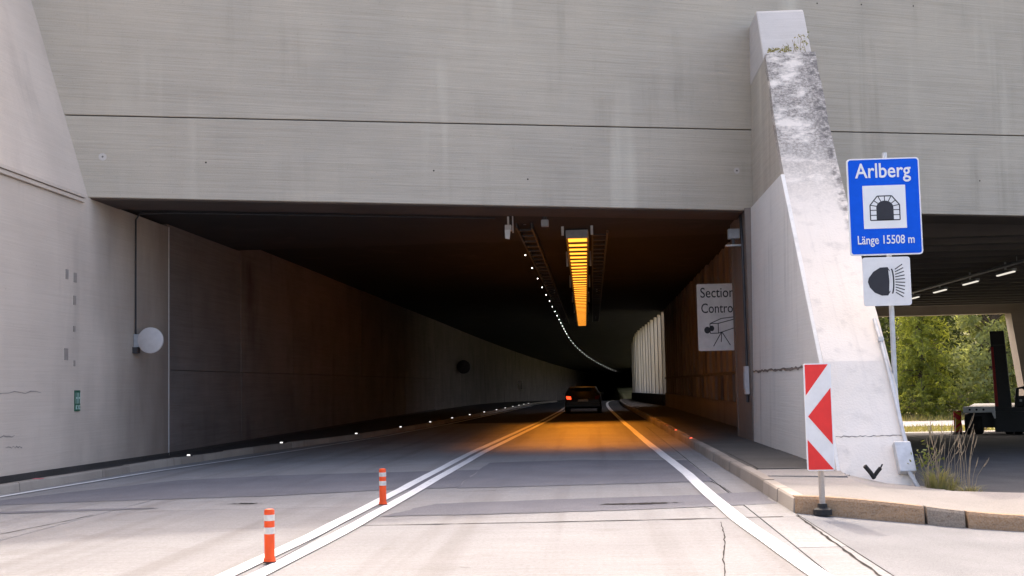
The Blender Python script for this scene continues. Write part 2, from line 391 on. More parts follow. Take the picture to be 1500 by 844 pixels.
def crack(pts, wd=.012, dz=.0045, name='crack'):
    m = MB(); vs = []; fine = []
    for a, b in zip(pts, pts[1:]):
        L = math.dist(a, b); k = max(2, int(L / .16))
        fine += [(a[0] + (b[0] - a[0]) * i / k + random.uniform(-.008, .008), a[1] + (b[1] - a[1]) * i / k + random.uniform(-.008, .008)) for i in range(k)]
    for i, p in enumerate(fine):
        q = fine[min(i + 1, len(fine) - 1)]; pr = fine[max(i - 1, 0)]; d = Vector((q[0] - pr[0], q[1] - pr[1])).normalized()
        ww = wd * random.uniform(.3, .85); vs += [(p[0] - d.y * ww, p[1] + d.x * ww, dz), (p[0] + d.y * ww, p[1] - d.x * ww, dz)]
    m.add(vs, [(2 * i, 2 * i + 1, 2 * i + 3, 2 * i + 2) for i in range(len(fine) - 1)]); m.build(name, 'joint_seal', road)
crack([(-2.5, 13.06), (-.5, 13.13), (1.0, 13.22), (2.14, 13.33)], .034)
crack([(1.27, 12.9), (1.2, 11.8), (1.02, 10.2), (.88, 8.6)], .008)
crack([(-6.3, 12.6), (-6.12, 13.8), (-6.04, 14.8)], .016)
crack([(1.56, 19.5), (1.72, 17.4), (1.76, 15.9), (1.9, 14.9)], .014)
crack([(-1.9, 17.0), (-1.5, 17.1), (-1.25, 17.35)], .012)
crack([(1.1, 15.2), (1.25, 14.4), (1.35, 14.05)], .012)
crack([(2.14, 13.4), (2.1, 11.6), (2.06, 9.2), (2.0, 6)], .02)

def marking(fx, y0, y1, wd, n, label_name='line_marking', dz=.012):
    m = MB(); vs = []
    for i in range(n + 1):
        y = y0 + (y1 - y0) * i / n; x = fx(y) + shift(y); e = random.uniform(-.008, .008)
        vs += [(x - wd / 2 + e, y, zroad(y) + dz), (x + wd / 2 + e * .5, y, zroad(y) + dz)]
    m.add(vs, [(2 * i, 2 * i + 1, 2 * i + 3, 2 * i + 2) for i in range(n)]); return m.build(label_name, 'line_paint', road)
marking(lambda y: lerp(XDL, y) - .125, -30, 240, .155, 300); marking(lambda y: lerp(XDL, y) + .125, -30, 240, .155, 300)
marking(lambda y: lerp(XRL, y), -30, 240, .17, 300); marking(lambda y: lerp(XLL, y), -30, 240, .12, 240)

# yard, apron and verges
def grid_sheet(x0, x1, y0, y1, nx, ny, dz, name, mat, fx0=None):
    m = MB(); vs = []; fs = []
    for j in range(ny + 1):
        y = y0 + (y1 - y0) * j / ny; a = fx0(y) if fx0 else x0
        for i in range(nx + 1):
            x = a + (x1 - a) * i / nx; vs.append((x, y, lot(x, y) + dz))
    for j in range(ny):
        for i in range(nx): f0 = j * (nx + 1) + i; fs.append((f0, f0 + 1, f0 + nx + 2, f0 + nx + 1))
    return struct(m.add(vs, fs).build(name, mat))
grid_sheet(2.17, 60, -60, 13.7, 40, 60, -.004, 'asphalt_apron', 'apron_asphalt')
grid_sheet(4.0, 60, 13.7, 66.5, 40, 60, -.002, 'yard', 'yard_asphalt')
grid_sheet(12, 60, 66.5, 69.5, 20, 4, .012, 'gravel_path', 'gravel')
grid_sheet(12, 60, 79, 88, 20, 6, .02, 'gravel_path', 'gravel')

# kerbs and walkways
def kerb_row(name, fx, side, y0, y1, L, mat, h=.15):
    k = struct(MB().add([(fx(y0), y0, -.02), (fx(y0) + .02 * side, y0, -.02), (fx(y0), y0 + .02, -.02)], [(0, 1, 2)]).build(name, mat))
    y = y0
    while y < y1:
        l = L * random.uniform(.85, 1.15); a, b = y + .006, y + l - .006; dz = random.uniform(-.008, .008); dx = random.uniform(-.008, .008)
        m = MB(); vs = []
        for yy in (a, b):
            x = fx(yy) + dx; z = zroad(yy)
            vs += [(x, yy, z - .05), (x + .015 * side, yy, z + h - .02 + dz), (x + .03 * side, yy, z + h + dz), (x + .15 * side, yy, z + h + dz), (x + .15 * side, yy, z - .05)]
        fs = [(0, 1, 2, 3, 4), (9, 8, 7, 6, 5)] + [(i, (i + 1) % 5, (i + 1) % 5 + 5, i + 5) for i in range(5)]
        m.add(vs, fs).build('kerb_stone', mat, k); y += l
    return k
kerb_row('kerb', kl, -1, 4, 130, 1.25, 'kerb_concrete', .14)
kerb_row('kerb', kr, 1, 13.75, 120, 1.3, 'kerb_concrete', .17)
box((-8.86, 19.0, .142), (-8.72, 19.14, .148)).build('paint_mark', 'pink_paint', at=(-8.8, 19.07, .14)); struct(bpy.data.objects['paint_mark'])
struct(strip(lambda y: -9.3 + shift(y), lambda y: kl(y) - .15, 4, 258, 110, .135).build('walkway', 'bitumen'))
wk = struct(strip(lambda y: kr(y) + .15, lambda y: 4.3 + shift(y), 18.2, 258, 110, .165).build('walkway', 'walk_asphalt'))
def flat(name, pts, z, th, mat, parent=None, amp=.015, n=8):
    return MB().prism([(x, y, z - th) for x, y in wobble(pts, amp, n)], (0, 0, th)).build(name, mat, parent)
flat('walkway_slab', [(2.36, 18.1), (3.42, 18.0), (3.42, 23.0), (2.36, 22.6)], .174, .03, 'walk_asphalt', wk)
flat('walkway_slab', [(2.28, 16.85), (3.30, 16.55), (3.45, 17.9), (2.32, 18.0)], .1685, .3, 'pale_walk', wk, .008)
# traffic island in front of the buttress: it falls towards the yard
isl = MB()
ipts = [(2.24, 13.78), (2.24, 16.75), (3.3, 16.45), (3.55, 18.2), (4.2, 18.2), (4.62, 17.2), (4.9, 14.8), (9.5, 13.2), (9.5, 12.15), (4.3, 12.86), (3.46, 13.42), (2.5, 13.72)]
def iz(x, y):
    t = min(1, max(0, (x - 3.1) / 1.4)); late = .165 - t * t * (3 - 2 * t) * .235
    k = min(1, max(0, (y - 13.6) / 2.6)); return (lot(x, y) + .165) * (1 - k) + late * k
bmv = [(x, y, iz(x, y)) for x, y in ipts]; cxy = (3.4, 15.2); nI = len(ipts)
isl.add(bmv + [(*cxy, iz(*cxy) - .005)] + [(x, y, iz(x, y) - .25) for x, y in ipts], [(i, (i + 1) % nI, nI) for i in range(nI)] + [(i, i + nI + 1, (i + 1) % nI + nI + 1, (i + 1) % nI) for i in range(nI)])
island = struct(isl.build('traffic_island', 'pale_walk'))
def front_kerb(pts, mat):
    m = MB(); vs = []
    for x, y in pts:
        z = iz(x, y) + .012; g = lot(x, y)
        vs += [(x, y - .1, g - .06), (x, y - .085, z - .03), (x, y - .06, z), (x, y + .08, z), (x, y + .08, g - .06)]
    n = len(pts); fs = [(0, 1, 2, 3, 4), tuple(range((n - 1) * 5, n * 5))[::-1]]
    for k in range(n - 1): fs += [(k * 5 + i, k * 5 + (i + 1) % 5, k * 5 + 5 + (i + 1) % 5, k * 5 + 5 + i) for i in range(5)]
    m.add(vs, fs).build('kerb_stone', mat, island)
def seg(a, b, n=5): return [(a[0] + (b[0] - a[0]) * i / n, a[1] + (b[1] - a[1]) * i / n) for i in range(n + 1)]
front_kerb([(2.17, 13.80), (2.24, 13.76), (2.4, 13.72)] + seg((2.5, 13.7), (3.44, 13.41)), 'kerb_brown')
front_kerb(seg((3.47, 13.40), (3.79, 13.18)), 'kerb_grey')
front_kerb(seg((3.82, 13.16), (4.6, 12.80)), 'kerb_brown'); front_kerb(seg((4.63, 12.79), (6.2, 12.56)), 'kerb_brown'); front_kerb(seg((6.23, 12.55), (9.4, 12.1)), 'kerb_brown')

# ------------------------------------------------------------------ portal facade
FD = Vector((12.4, 4.9)).normalized(); FNRM = Vector((FD.y, -FD.x, 0))      # facing the camera
fy = lambda x: 21.5 + (x + 9) * 4.9 / 12.4
zs = lambda x: 5.01 + (x + 9.2) * .0055
zj = lambda x: 6.50 + (x + 9.6) * .0255
fac = thing('portal_facade', (-3, fy(-3), 5), 'wide board-marked grey concrete front over the tunnel mouth and yard opening', 'facade')
XA, XB, TOP = -11.2, 60, 11.2
back = -FNRM * 1.2
P = lambda x, z, o=0: Vector((x, fy(x), z)) + FNRM * o
MB().prism([P(XA, zs(XA)), P(XB, zs(XB)), P(XB, zj(XB) - .011), P(XA, zj(XA) - .011)], back).build('lower_beam', 'facade_concrete', fac, bevel=.015)
MB().prism([P(XA, zj(XA) + .011), P(XB, zj(XB) + .011), P(XB, TOP), P(XA, TOP)], back).build('upper_panel', 'facade_concrete', fac, bevel=.012)
MB().prism([P(XA, zj(XA) - .05, -.05), P(XB, zj(XB) - .05, -.05), P(XB, zj(XB) + .05, -.05), P(XA, zj(XA) + .05, -.05)], back * .8).build('joint', 'hole_dark', fac)
MB().prism([P(XA, zs(XA) - .004, -.06), P(XB, zs(XB) - .004, -.06), P(XB, zs(XB) - .004, -1.3), P(XA, zs(XA) - .004, -1.3)], (0, 0, -.02)).build('soffit_lining', 'soffit_brown', fac)
def tie(x, z, r, mat, ring=False):
    m = MB(); c = P(x, z, .003); u = Vector((FD.x, FD.y, 0)); v = Vector((0, 0, 1)); n = 14
    pts = [c + (u * cos(2 * pi * k / n) + v * sin(2 * pi * k / n)) * r for k in range(n)]
    o = MB().prism(pts, -FNRM * .02).build('tie_hole', mat, fac)
for x, z in ((5.2, 9.76), (6.26, 9.82), (7.54, 9.89), (-7.09, 5.72), (-3.02, 5.71), (-1.2, 5.6), (3.21, 5.93), (9.0, 5.9), (-9.4, 9.2), (-6.5, 9.5)): tie(x, z, .017, 'hole_dark')
for x, z in ((-8.79, 5.76), (3.20, 5.93)): tie(x, z, .07, 'column_pale'); tie(x, z + .001, .02, 'hole_dark')

# tunnel roof slab and tunnel ceiling (swept along the alignment)
def sweep(xs_z, y0, y1, n, name, mat, parent=None):
    """closed cross-section [(x,z)] swept along the alignment"""
    m = MB(); vs = []; k = len(xs_z)
    for i in range(n + 1):
        y = y0 + (y1 - y0) * i / n
        vs += [(x + shift(y), y, z + zroad(y)) for x, z in xs_z]
    fs = [tuple(range(k)), tuple(range(n * k, (n + 1) * k))[::-1]]
    for i in range(n): fs += [(i * k + j, i * k + (j + 1) % k, (i + 1) * k + (j + 1) % k, (i + 1) * k + j) for j in range(k)]
    return m.add(vs, fs).build(name, mat, parent)
ceil = thing('tunnel_ceiling', (-3, 30, 5.3), 'dark soot-stained concrete ceiling of the tunnel', 'ceiling')
q = lambda x, dy, z: (x, fy(x) + dy, z)
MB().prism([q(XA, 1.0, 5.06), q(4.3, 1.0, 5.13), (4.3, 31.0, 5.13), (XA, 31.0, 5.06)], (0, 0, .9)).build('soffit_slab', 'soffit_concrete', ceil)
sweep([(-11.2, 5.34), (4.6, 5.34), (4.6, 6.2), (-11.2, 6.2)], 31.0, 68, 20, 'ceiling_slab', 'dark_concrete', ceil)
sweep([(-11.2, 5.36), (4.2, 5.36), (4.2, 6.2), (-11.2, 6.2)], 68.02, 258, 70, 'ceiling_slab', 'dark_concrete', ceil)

# left side wall: outside face, coping lip and battered retaining panel, then the tunnel lining
lw = thing('side_wall', (-9.3, 20, 0), 'pale concrete side wall at the left edge, darkening into the tunnel', 'wall')
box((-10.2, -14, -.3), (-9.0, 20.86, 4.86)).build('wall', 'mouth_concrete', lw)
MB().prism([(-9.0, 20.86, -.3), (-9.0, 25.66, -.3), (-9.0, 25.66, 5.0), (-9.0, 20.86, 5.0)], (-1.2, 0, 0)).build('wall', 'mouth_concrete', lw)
for z0, z1, dx in ((4.87, 4.93, .05), (4.945, 5.0, .075)):
    box((-10.2, -14, z0), (-9.0 + dx, 21.2, z1)).build('coping', 'wall_concrete', lw)
def wing_section(y):
    t = min(1, max(0, (y - 7) / 10)); zt = 5.4 + 6.2 * t  # unseen near end cut down so more sky light gets in
    return [(-9.02, y, 5.01), (-9.02 - (zt - 5.01) * .258, y, zt), (-11.9, y, zt), (-11.9, y, 5.01)]
wm = MB(); wys = [-14, 7, 17, 21.9]
for y in wys: wm.add(wing_section(y), [])
for i in range(3): wm.f += [(i * 4 + j, i * 4 + (j + 1) % 4, i * 4 + 4 + (j + 1) % 4, i * 4 + 4 + j) for j in range(4)]
wm.f += [(0, 1, 2, 3), (15, 14, 13, 12)]
wm.build('retaining_panel', 'wall_concrete', lw)
MB().prism([(-8.985, -14, .0), (-8.985, 70, .0), (-8.985, 70, .19), (-8.985, 26, .19), (-8.985, 17, .25), (-8.985, -14, .29)], (-.05, 0, 0)).build('skirting', 'bitumen', lw)
ys = [25.69 + 5.54 * k for k in range(9)]
for a, b in zip(ys, ys[1:]):
    for z0, z1 in ((-.3, 1.93), (1.945, 5.32)):
        dx = random.uniform(-.012, .012)
        box((-10.2, a, z0), (-9.03 + dx, b - .015, z1)).build('lining_panel', 'lining_concrete', lw)
sweep([(-9.03, -.4), (-9.03, 5.34), (-10.4, 5.34), (-10.4, -.4)], 70, 258, 70, 'lining_panel', 'lining_concrete', lw)
box((-9.1, 25.66, -.2), (-8.985, 25.695, 5.0)).build('joint_strip', 'pale_plastic', lw)
MB().box((-12, 255, -6), (25, 257, 5)).build('added_end_cap', 'dark_concrete', lw)  # cap added across the far end to keep the tunnel dark
for y, z, hh, ww in ((20.57, 3.53, .17, .05), (20.91, 3.5, .17, .06), (20.89, 3.1, .16, .05), (20.56, 2.15, .2, .07), (20.88, 2.6, .1, .04), (20.9, 2.0, .1, .03)):
    box((-9.02, y - ww, z - hh / 2), (-8.992, y + ww, z + hh / 2)).build('patch_plate', 'wall_plate', lw)
for y0, y1, z in ((17.0, 19.6, 1.51), (17.4, 18.7, .84), (18.4, 18.95, .66)):
    m = MB(); n = 14; vs = []
    for i in range(n + 1):
        y = y0 + (y1 - y0) * i / n; zz = z + random.uniform(-.02, .02); t = random.uniform(.003, .012); vs += [(-8.996, y, zz - t), (-8.996, y, zz + t)]
    m.add(vs, [(2 * i, 2 * i + 1, 2 * i + 3, 2 * i + 2) for i in range(n)]).build('crack', 'wall_plate', lw)

# ------------------------------------------------------------------ buttress and pier at the right jamb
bt = thing('buttress', (3.9, 20, 0), 'tall sloping white concrete buttress streaked with black lichen beside the blue sign', 'buttress')
prof = [(17.05, -.4), (17.47, .15), (18.65, 1.7), (22.2, 5.2), (24.2, 7.9)]
def rough_front():
    m = MB(); n = 26; k = 7; vs = []; full = []
    L = [(a, b) for a, b in zip(prof, prof[1:])]
    for i in range(n + 1):
        t = i / n * (len(prof) - 1); j = min(int(t), len(prof) - 2); u = t - j
        y = prof[j][0] + (prof[j + 1][0] - prof[j][0]) * u; z = prof[j][1] + (prof[j + 1][1] - prof[j][1]) * u
        for s in range(k):
            x = 3.4 + 1.0 * s / (k - 1); ed = s in (0, k - 1)
            if s == 0: x += random.uniform(-.006, .018)
            if s == k - 1: x -= random.uniform(-.006, .02)
            vs.append((x, y + random.uniform(-.006, .006) + (random.uniform(0, .025) if ed else 0), z))
    f = [(i * k + s, i * k + s + 1, (i + 1) * k + s + 1, (i + 1) * k + s) for i in range(n) for s in range(k - 1)]
    # back rim
    o = len(vs); vs += [(x, y + .22, z - .05) for x, y, z in vs]
    def rim(a, b): f.append((a, b, b + o, a + o))
    for i in range(n): rim((i + 1) * k, i * k); rim(i * k + k - 1, (i + 1) * k + k - 1)
    for s in range(k - 1): rim(n * k + s + 1, n * k + s)
    return m.add(vs, f)
lean(rough_front()).build('front_face', 'buttress_front', bt)
side = [(y + .2, z - .0) for y, z in prof] + [(27.2, 7.88), (29.0, 5.0), (29.0, -.4)]
lean(MB().prism([(3.41, y, z - .03) for y, z in side], (.98, 0, 0))).build('core', 'facade_concrete', bt)
lean(MB().prism([(3.40, y, z) for y, z in ((24.36, 7.8), (25.3, 9.05), (25.4, 9.12), (26.9, 9.12), (26.9, 7.8))], (.97, 0, 0))).build('cap', 'column_pale', bt, bevel=.03)
lean(MB().prism([(3.35, y, z) for y, z in ((17.5, .16), (18.6, 1.625), (26.3, 1.625), (26.3, .16))], (.07, 0, 0))).build('side_panel', 'painted_concrete', bt, bevel=.01)
lean(MB().prism([(3.35, y, z) for y, z in ((18.62, 1.64), (22.1, 5.12), (26.3, 5.12), (26.3, 1.64))], (.07, 0, 0))).build('side_panel', 'painted_concrete', bt, bevel=.01)
m = MB(); vs = []; n = 40
for i in range(n + 1):
    y = 18.4 + 7.8 * i / n; z = 1.63 + random.uniform(-.02, .02); t = random.uniform(.008, .03); vs += [(3.375, y, z - t), (3.375, y, z + t)]
m.add(vs, [(2 * i, 2 * i + 1, 2 * i + 3, 2 * i + 2) for i in range(n)]).build('joint_crack', 'pier_concrete', bt)
box((3.34, 26.3, -.1), (4.38, 29.0, 5.12)).build('jamb', 'pier_concrete', bt)
box((3.325, 28.8, -.1), (3.36, 29.02, 5.1)).build('jamb_edge', 'pier_concrete', bt)
# conduit and box on the right edge of the front slope
def slope(z):
    for (a, za), (b, zb) in zip(prof, prof[1:]):
        if za <= z <= zb: return a + (b - a) * (z - za) / (zb - za)
    return prof[0][0]
MB().tube([(4.36, slope(z) - .05, z) for z in (.45, .9, 1.4, 1.9, 2.35)], .028, 8).build('conduit', 'galvanised', bt, smooth=True)
MB().tube([(4.36, slope(2.0) - .02, 2.0), (4.36, slope(2.0) - .085, 2.03)], .045, 8).build('clamp', 'galvanised', bt)
cb = MB().prism([(4.17, slope(.12) - .02, .1), (4.40, slope(.12) - .02, .1), (4.40, slope(.5) - .02, .5), (4.17, slope(.5) - .02, .5)], (0, -.13, .06)).build('junction_box', 'galvanised', bt, bevel=.02)
MB().tube([(4.3, 17.35, .16), (4.36, 17.25, 0), (4.42, 17.2, -.12)], .03, 8).build('drain_pipe', 'galvanised', bt, smooth=True)
m = MB(); vs = []
for i in range(26):
    x = 3.42 + .95 * i / 25; z = .62 + random.uniform(-.012, .012); t = random.uniform(.003, .009); vs += [(x, slope(z) - .012, z - t), (x, slope(z) - .012 + .004, z + t)]
m.add(vs, [(2 * i, 2 * i + 1, 2 * i + 3, 2 * i + 2) for i in range(25)]).build('crack', 'wall_plate', bt)

# black cable stubs at the foot of the buttress
cs = thing('cable_stub', (3.72, 17.2, .12), 'two black rubber cable ends sticking up at the buttress foot', 'cable')
MB().tube([(3.80, 17.22, .08), (3.745, 17.19, .16), (3.67, 17.17, .25)], .03, 10).build('cable_end', 'rubber', cs, smooth=True)
MB().tube([(3.79, 17.25, .08), (3.84, 17.21, .16), (3.885, 17.19, .22)], .027, 10).build('cable_end', 'rubber', cs, smooth=True)
MB().tube([(3.885, 17.19, .22), (3.91, 17.18, .27)], .011, 8).build('bare_end', 'dark_metal', cs)

# ------------------------------------------------------------------ gallery wall on the right inside the tunnel
gw = thing('gallery_wall', (4.2, 50, 0), 'brown ribbed concrete wall along the right side inside the tunnel', 'wall')
GX = 3.95
box((GX, 29.05, -.2), (GX + .4, 68, .85)).build('plinth', 'rib_concrete', gw)
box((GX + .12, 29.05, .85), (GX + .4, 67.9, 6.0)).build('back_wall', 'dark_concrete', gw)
box((GX - .0, 29.05, 1.62), (GX + .2, 68, 1.70)).build('ledge', 'rib_concrete', gw)
rib = None; rib2 = None
y = 29.6; k = 0
while y < 66.5:
    h = 5.3
    for z0, z1, nm in ((.86, 1.615, 'lower_rib'), (1.705, h, 'upper_rib')):
        dx = random.uniform(-.015, .015)
        MB().prism([(GX - .08 + dx, y, z0), (GX - .03 + dx, y + 1.42, z0), (GX + .13, y + 1.42, z0), (GX + .13, y, z0)], (0, 0, z1 - z0)).build(nm, 'rib_concrete', gw)
    y += 1.62
for y in (33.2, 37.5, 52): box((GX - .03, y, .95), (GX + .1, y + .5, 1.5)).build('niche_box', 'hole_dark', gw)
# open fins beyond: daylight falls in between them from the right
pw = thing('fin_wall', (3.4, 90, 0), 'pale daylit row of upright fins where the right tunnel wall turns away', 'wall')
fx_ = lambda y: (3.9 - .028 * (y - 68) if y < 92 else 3.228 - .004 * (y - 92)) + shift(y)
m = MB(); vs = []
for i in range(31):
    y = 68.2 + 132 * i / 30; z = zroad(y); x = fx_(y); vs += [(x - .12, y, z - .3), (x - .12, y, z + .78), (x + .9, y, z + .78), (x + .9, y, z - .3)]
fs = [(0, 1, 2, 3), (123, 122, 121, 120)]
for i in range(30): fs += [(i * 4 + j, i * 4 + (j + 1) % 4, i * 4 + 4 + (j + 1) % 4, i * 4 + 4 + j) for j in range(4)]
m.add(vs, fs).build('plinth', 'joint_seal', pw)
y = 68.4
while y < 199:
    x = fx_(y); z = zroad(y); e = random.uniform(-.03, .03)
    MB().prism([(x + e, y, z + .785), (x + 1.0, y + .8, z + .785), (x + 1.0, y + 1.3, z + .785), (x + e, y + .75, z + .785)], (0, 0, 4.55)).build('fin', 'pale_rib', pw); y += 2.7
rw = sweep([(2.5, -.4), (2.5, 5.34), (3.4, 5.34), (3.4, -.4)], 202, 258, 30, 'gallery_wall', 'dark_concrete'); tag(rw, 'dark right-hand tunnel wall at the far end of the bend', 'wall')

# ------------------------------------------------------------------ yard roof with beams and columns
yr = thing('yard_roof', (18, 45, 5.2), 'dark concrete roof with cross beams over the yard on the right', 'roof')
MB().prism([(4.4, fy(4.4) + 1.1, 5.55), (XB, fy(XB) + 1.1, 5.55), (XB, 68, 5.55), (4.4, 68, 5.55)], (0, 0, .5)).build('slab', 'beam_concrete', yr)  # slab carried on unseen to the right to keep the yard dark
yb = 33.0
while yb < 67:
    box((4.42, yb, 5.12), (XB, yb + .42, 5.56)).build('beam', 'beam_concrete', yr); yb += 1.9
box((4.42, 67.4, 4.72), (XB, 68.15, 5.9)).build('edge_beam', 'column_concrete', yr)
cl_ = thing('column', (23.1, 67.4, -1.7), 'tan concrete column at the far edge of the yard roof', 'column')
MB().prism([(22.3, 66.9, 4.7), (23.5, 66.9, 4.7), (24.4, 66.9, -1.9), (23.1, 66.9, -1.9)], (0, 1.0, 0)).build('shaft', 'column_concrete', cl_)
MB().prism([(23.5, 66.75, 4.7), (25.2, 66.75, 4.7), (25.9, 66.75, -1.9), (24.4, 66.75, -1.9)], (0, 1.3, 0)).build('pilaster', 'beam_concrete', cl_)
for i, yy in enumerate((38.6, 42.3, 46.2, 50.2, 54.3)):
    o = thing('strip_lamp', (14.0, yy, 5.05), 'slim strip lamp under the yard roof, %s in the row from the near end' % ('first second third fourth fifth'.split()[i]), 'lamp', 'strip lamps under the yard roof')
    box((13.93, yy - .9, 4.86), (14.07, yy + .9, 4.95)).build('housing', 'grey_plastic', o); box((13.96, yy - .85, 4.82), (14.04, yy + .85, 4.86)).build('tube', 'fluorescent', o)
    box((13.97, yy - .02, 4.95), (14.03, yy + .02, 5.55)).build('hanger', 'galvanised', o)
ct = box((13.55, 35.5, 4.98), (13.75, 60, 5.04)); ct.box((13.6, 40, 5.04), (13.62, 40.03, 5.55)); ct.box((13.6, 55, 5.04), (13.62, 55.03, 5.55))
tag(ct.build('cable_tray', 'grey_plastic', at=(13.65, 45, 5)), 'grey cable tray beside the strip lamps under the yard roof', 'cable tray')

# ------------------------------------------------------------------ signs
def rrect(x0, x1, z0, z1, r, y, n=5):
    pts = []
    for cx_, cz, a0 in ((x1 - r, z1 - r, 0), (x0 + r, z1 - r, 90), (x0 + r, z0 + r, 180), (x1 - r, z0 + r, 270)):
        for i in range(n + 1):
            a = radians(a0 + 90 * i / n); pts.append((cx_ + r * cos(a), y, cz + r * sin(a)))
    return pts
def plate(x0, x1, z0, z1, r, y, th, name, mat, parent): return MB().prism(rrect(x0, x1, z0, z1, r, y), (0, th, 0)).build(name, mat, parent)
def text(body, x0, x1, z0, z1, y, mat, parent, name='lettering', bold=.0):
    cu = bpy.data.curves.new('t', 'FONT'); cu.body = body; cu.offset = bold; cu.extrude = 0.002; cu.resolution_u = 4
    ob = bpy.data.objects.new('t', cu); COL.objects.link(ob); bpy.context.view_layer.update()
    me = bpy.data.meshes.new_from_object(ob.evaluated_get(bpy.context.evaluated_depsgraph_get())); bpy.data.objects.remove(ob); bpy.data.curves.remove(cu)
    xs_ = [v.co.x for v in me.vertices]; yy = [v.co.y for v in me.vertices]
    ax, bx_, ay, by = min(xs_), max(xs_), min(yy), max(yy)
    r = parent
    while r.parent: r = r.parent
    for v in me.vertices:
        p = Vector((x0 + (v.co.x - ax) / (bx_ - ax) * (x1 - x0), y - v.co.z, z0 + (v.co.y - ay) / (by - ay) * (z1 - z0))); v.co = p - Vector(r.location)
    me.name = name; me.materials.clear(); me.materials.append(MATS[mat]); o = bpy.data.objects.new(name, me); COL.objects.link(o); o.parent = parent; return o
def flatpoly(pts, y, name, mat, parent, th=.003): return MB().prism([(x, y, z) for x, z in pts], (0, th, 0)).build(name, mat, parent)
def stroke(m, a, b, wd, y, th=.003):
    a = Vector(a); b = Vector(b); d = (b - a).normalized(); n = Vector((-d.y, d.x)) * wd / 2
    m.prism([(p.x, y, p.y) for p in (a - n, b - n, b + n, a + n)], (0, th, 0))

ts = thing('tunnel_sign', (4.45, 18.5, -.1), 'blue tunnel name sign with headlight plate below, on a grey post', 'road sign')
MB().tube([(4.45, 18.52, -.35), (4.45, 18.52, 4.80)], .038, 12).build('post', 'galvanised', ts, smooth=True)
SY = 18.40
bp = plate(3.86, 4.92, 3.25, 4.70, .05, SY, .03, 'name_panel', 'sign_white', ts)
plate(3.88, 4.90, 3.27, 4.68, .04, SY - .004, .006, 'blue_field', 'sign_blue', bp)
text('Arlberg', 3.975, 4.79, 4.335, 4.625, SY - .009, 'sign_white', bp, bold=.012)
text('Länge 15508 m', 3.975, 4.80, 3.375, 3.545, SY - .009, 'sign_white', bp, bold=.010)
flatpoly([(4.075, 3.645), (4.70, 3.645), (4.70, 4.29), (4.075, 4.29)], SY - .008, 'white_field', 'sign_white', bp)
# arch of stones
acx, acz = 4.39, 3.935; out = [(-.215, -.165), (-.215, .06), (-.105, .195), (.105, .195), (.215, .06), (.215, -.165)]
inn = [(-.125, -.165)] + [(.125 * cos(a), .02 + .105 * sin(a)) for a in [pi - pi * i / 14 for i in range(15)]] + [(.125, -.165)]
flatpoly([(acx + x, acz + z) for x, z in inn], SY - .011, 'tunnel_mouth', 'sign_black', bp)
m = MB()
for a, b in zip(out, out[1:] + out[:1]): stroke(m, (acx + a[0], acz + a[1]), (acx + b[0], acz + b[1]), .016, SY - .011)
for i in range(1, 14, 2):
    a = pi - pi * i / 14; p = Vector((.125 * cos(a), .02 + .105 * sin(a))); d = Vector((cos(a), sin(a) * .9))
    best = 1e9
    for s, e in zip(out, out[1:]):
        s = Vector(s); e = Vector(e); r_ = e - s; den = d.x * r_.y - d.y * r_.x
        if abs(den) > 1e-6:
            tt = ((s.x - p.x) * r_.y - (s.y - p.y) * r_.x) / den; uu = ((s.x - p.x) * d.y - (s.y - p.y) * d.x) / den
            if tt > 0 and -.01 <= uu <= 1.01: best = min(best, tt)
    if best < 1: e = p + d * best; stroke(m, (acx + p.x, acz + p.y), (acx + e.x, acz + e.y), .012, SY - .0115)
for z in (-.09, -.015):
    for s in (-1, 1): stroke(m, (acx + s * .125, acz + z), (acx + s * .215, acz + z), .012, SY - .0115)
m.build('stone_arch', 'sign_black', bp)
hp = plate(4.03, 4.72, 2.50, 3.22, .04, SY, .03, 'headlight_panel', 'sign_white', ts)
plate(4.04, 4.71, 2.51, 3.21, .035, SY - .003, .004, 'face', 'reflective_white', hp)
lx, lz = 4.30, 2.865
lampp = [(lx + .09, lz + .205), (lx - .02, lz + .2), (lx - .12, lz + .14), (lx - .19, lz + .05), (lx - .205, lz - .01), (lx - .18, lz - .09), (lx - .11, lz - .17), (lx - .01, lz - .215), (lx + .08, lz - .215), (lx + .115, lz - .16), (lx + .13, lz), (lx + .12, lz + .15)]
flatpoly(lampp, SY - .007, 'lamp_body', 'sign_black', hp)
m = MB(); arc = [(lx + .135 + .035 * cos(a), lz - .005 + .19 * sin(a)) for a in [radians(-75 + 150 * i / 10) for i in range(11)]]
for a, b in zip(arc, arc[1:]): stroke(m, a, b, .02, SY - .007)
for i in range(10):
    a = radians(-40 + 80 * i / 9); p = (lx + .195, lz + .17 * (i - 4.5) / 4.5); qd = (cos(a), sin(a)); l_ = .14
    stroke(m, p, (p[0] + qd[0] * l_, p[1] + qd[1] * l_ * .8), .014, SY - .007)
m.build('light_rays', 'sign_black', hp)
flatpoly([(lx + .098, lz - .16), (lx + .118, lz - .14), (lx + .128, lz), (lx + .118, lz + .14), (lx + .098, lz + .16), (lx + .108, lz)], SY - .0105, 'lens', 'reflective_white', hp)
for z in (3.42, 4.5, 2.65, 3.08):
    box((4.36, SY + .03, z - .025), (4.54, SY + .085, z + .025)).build('clamp', 'galvanised', ts)

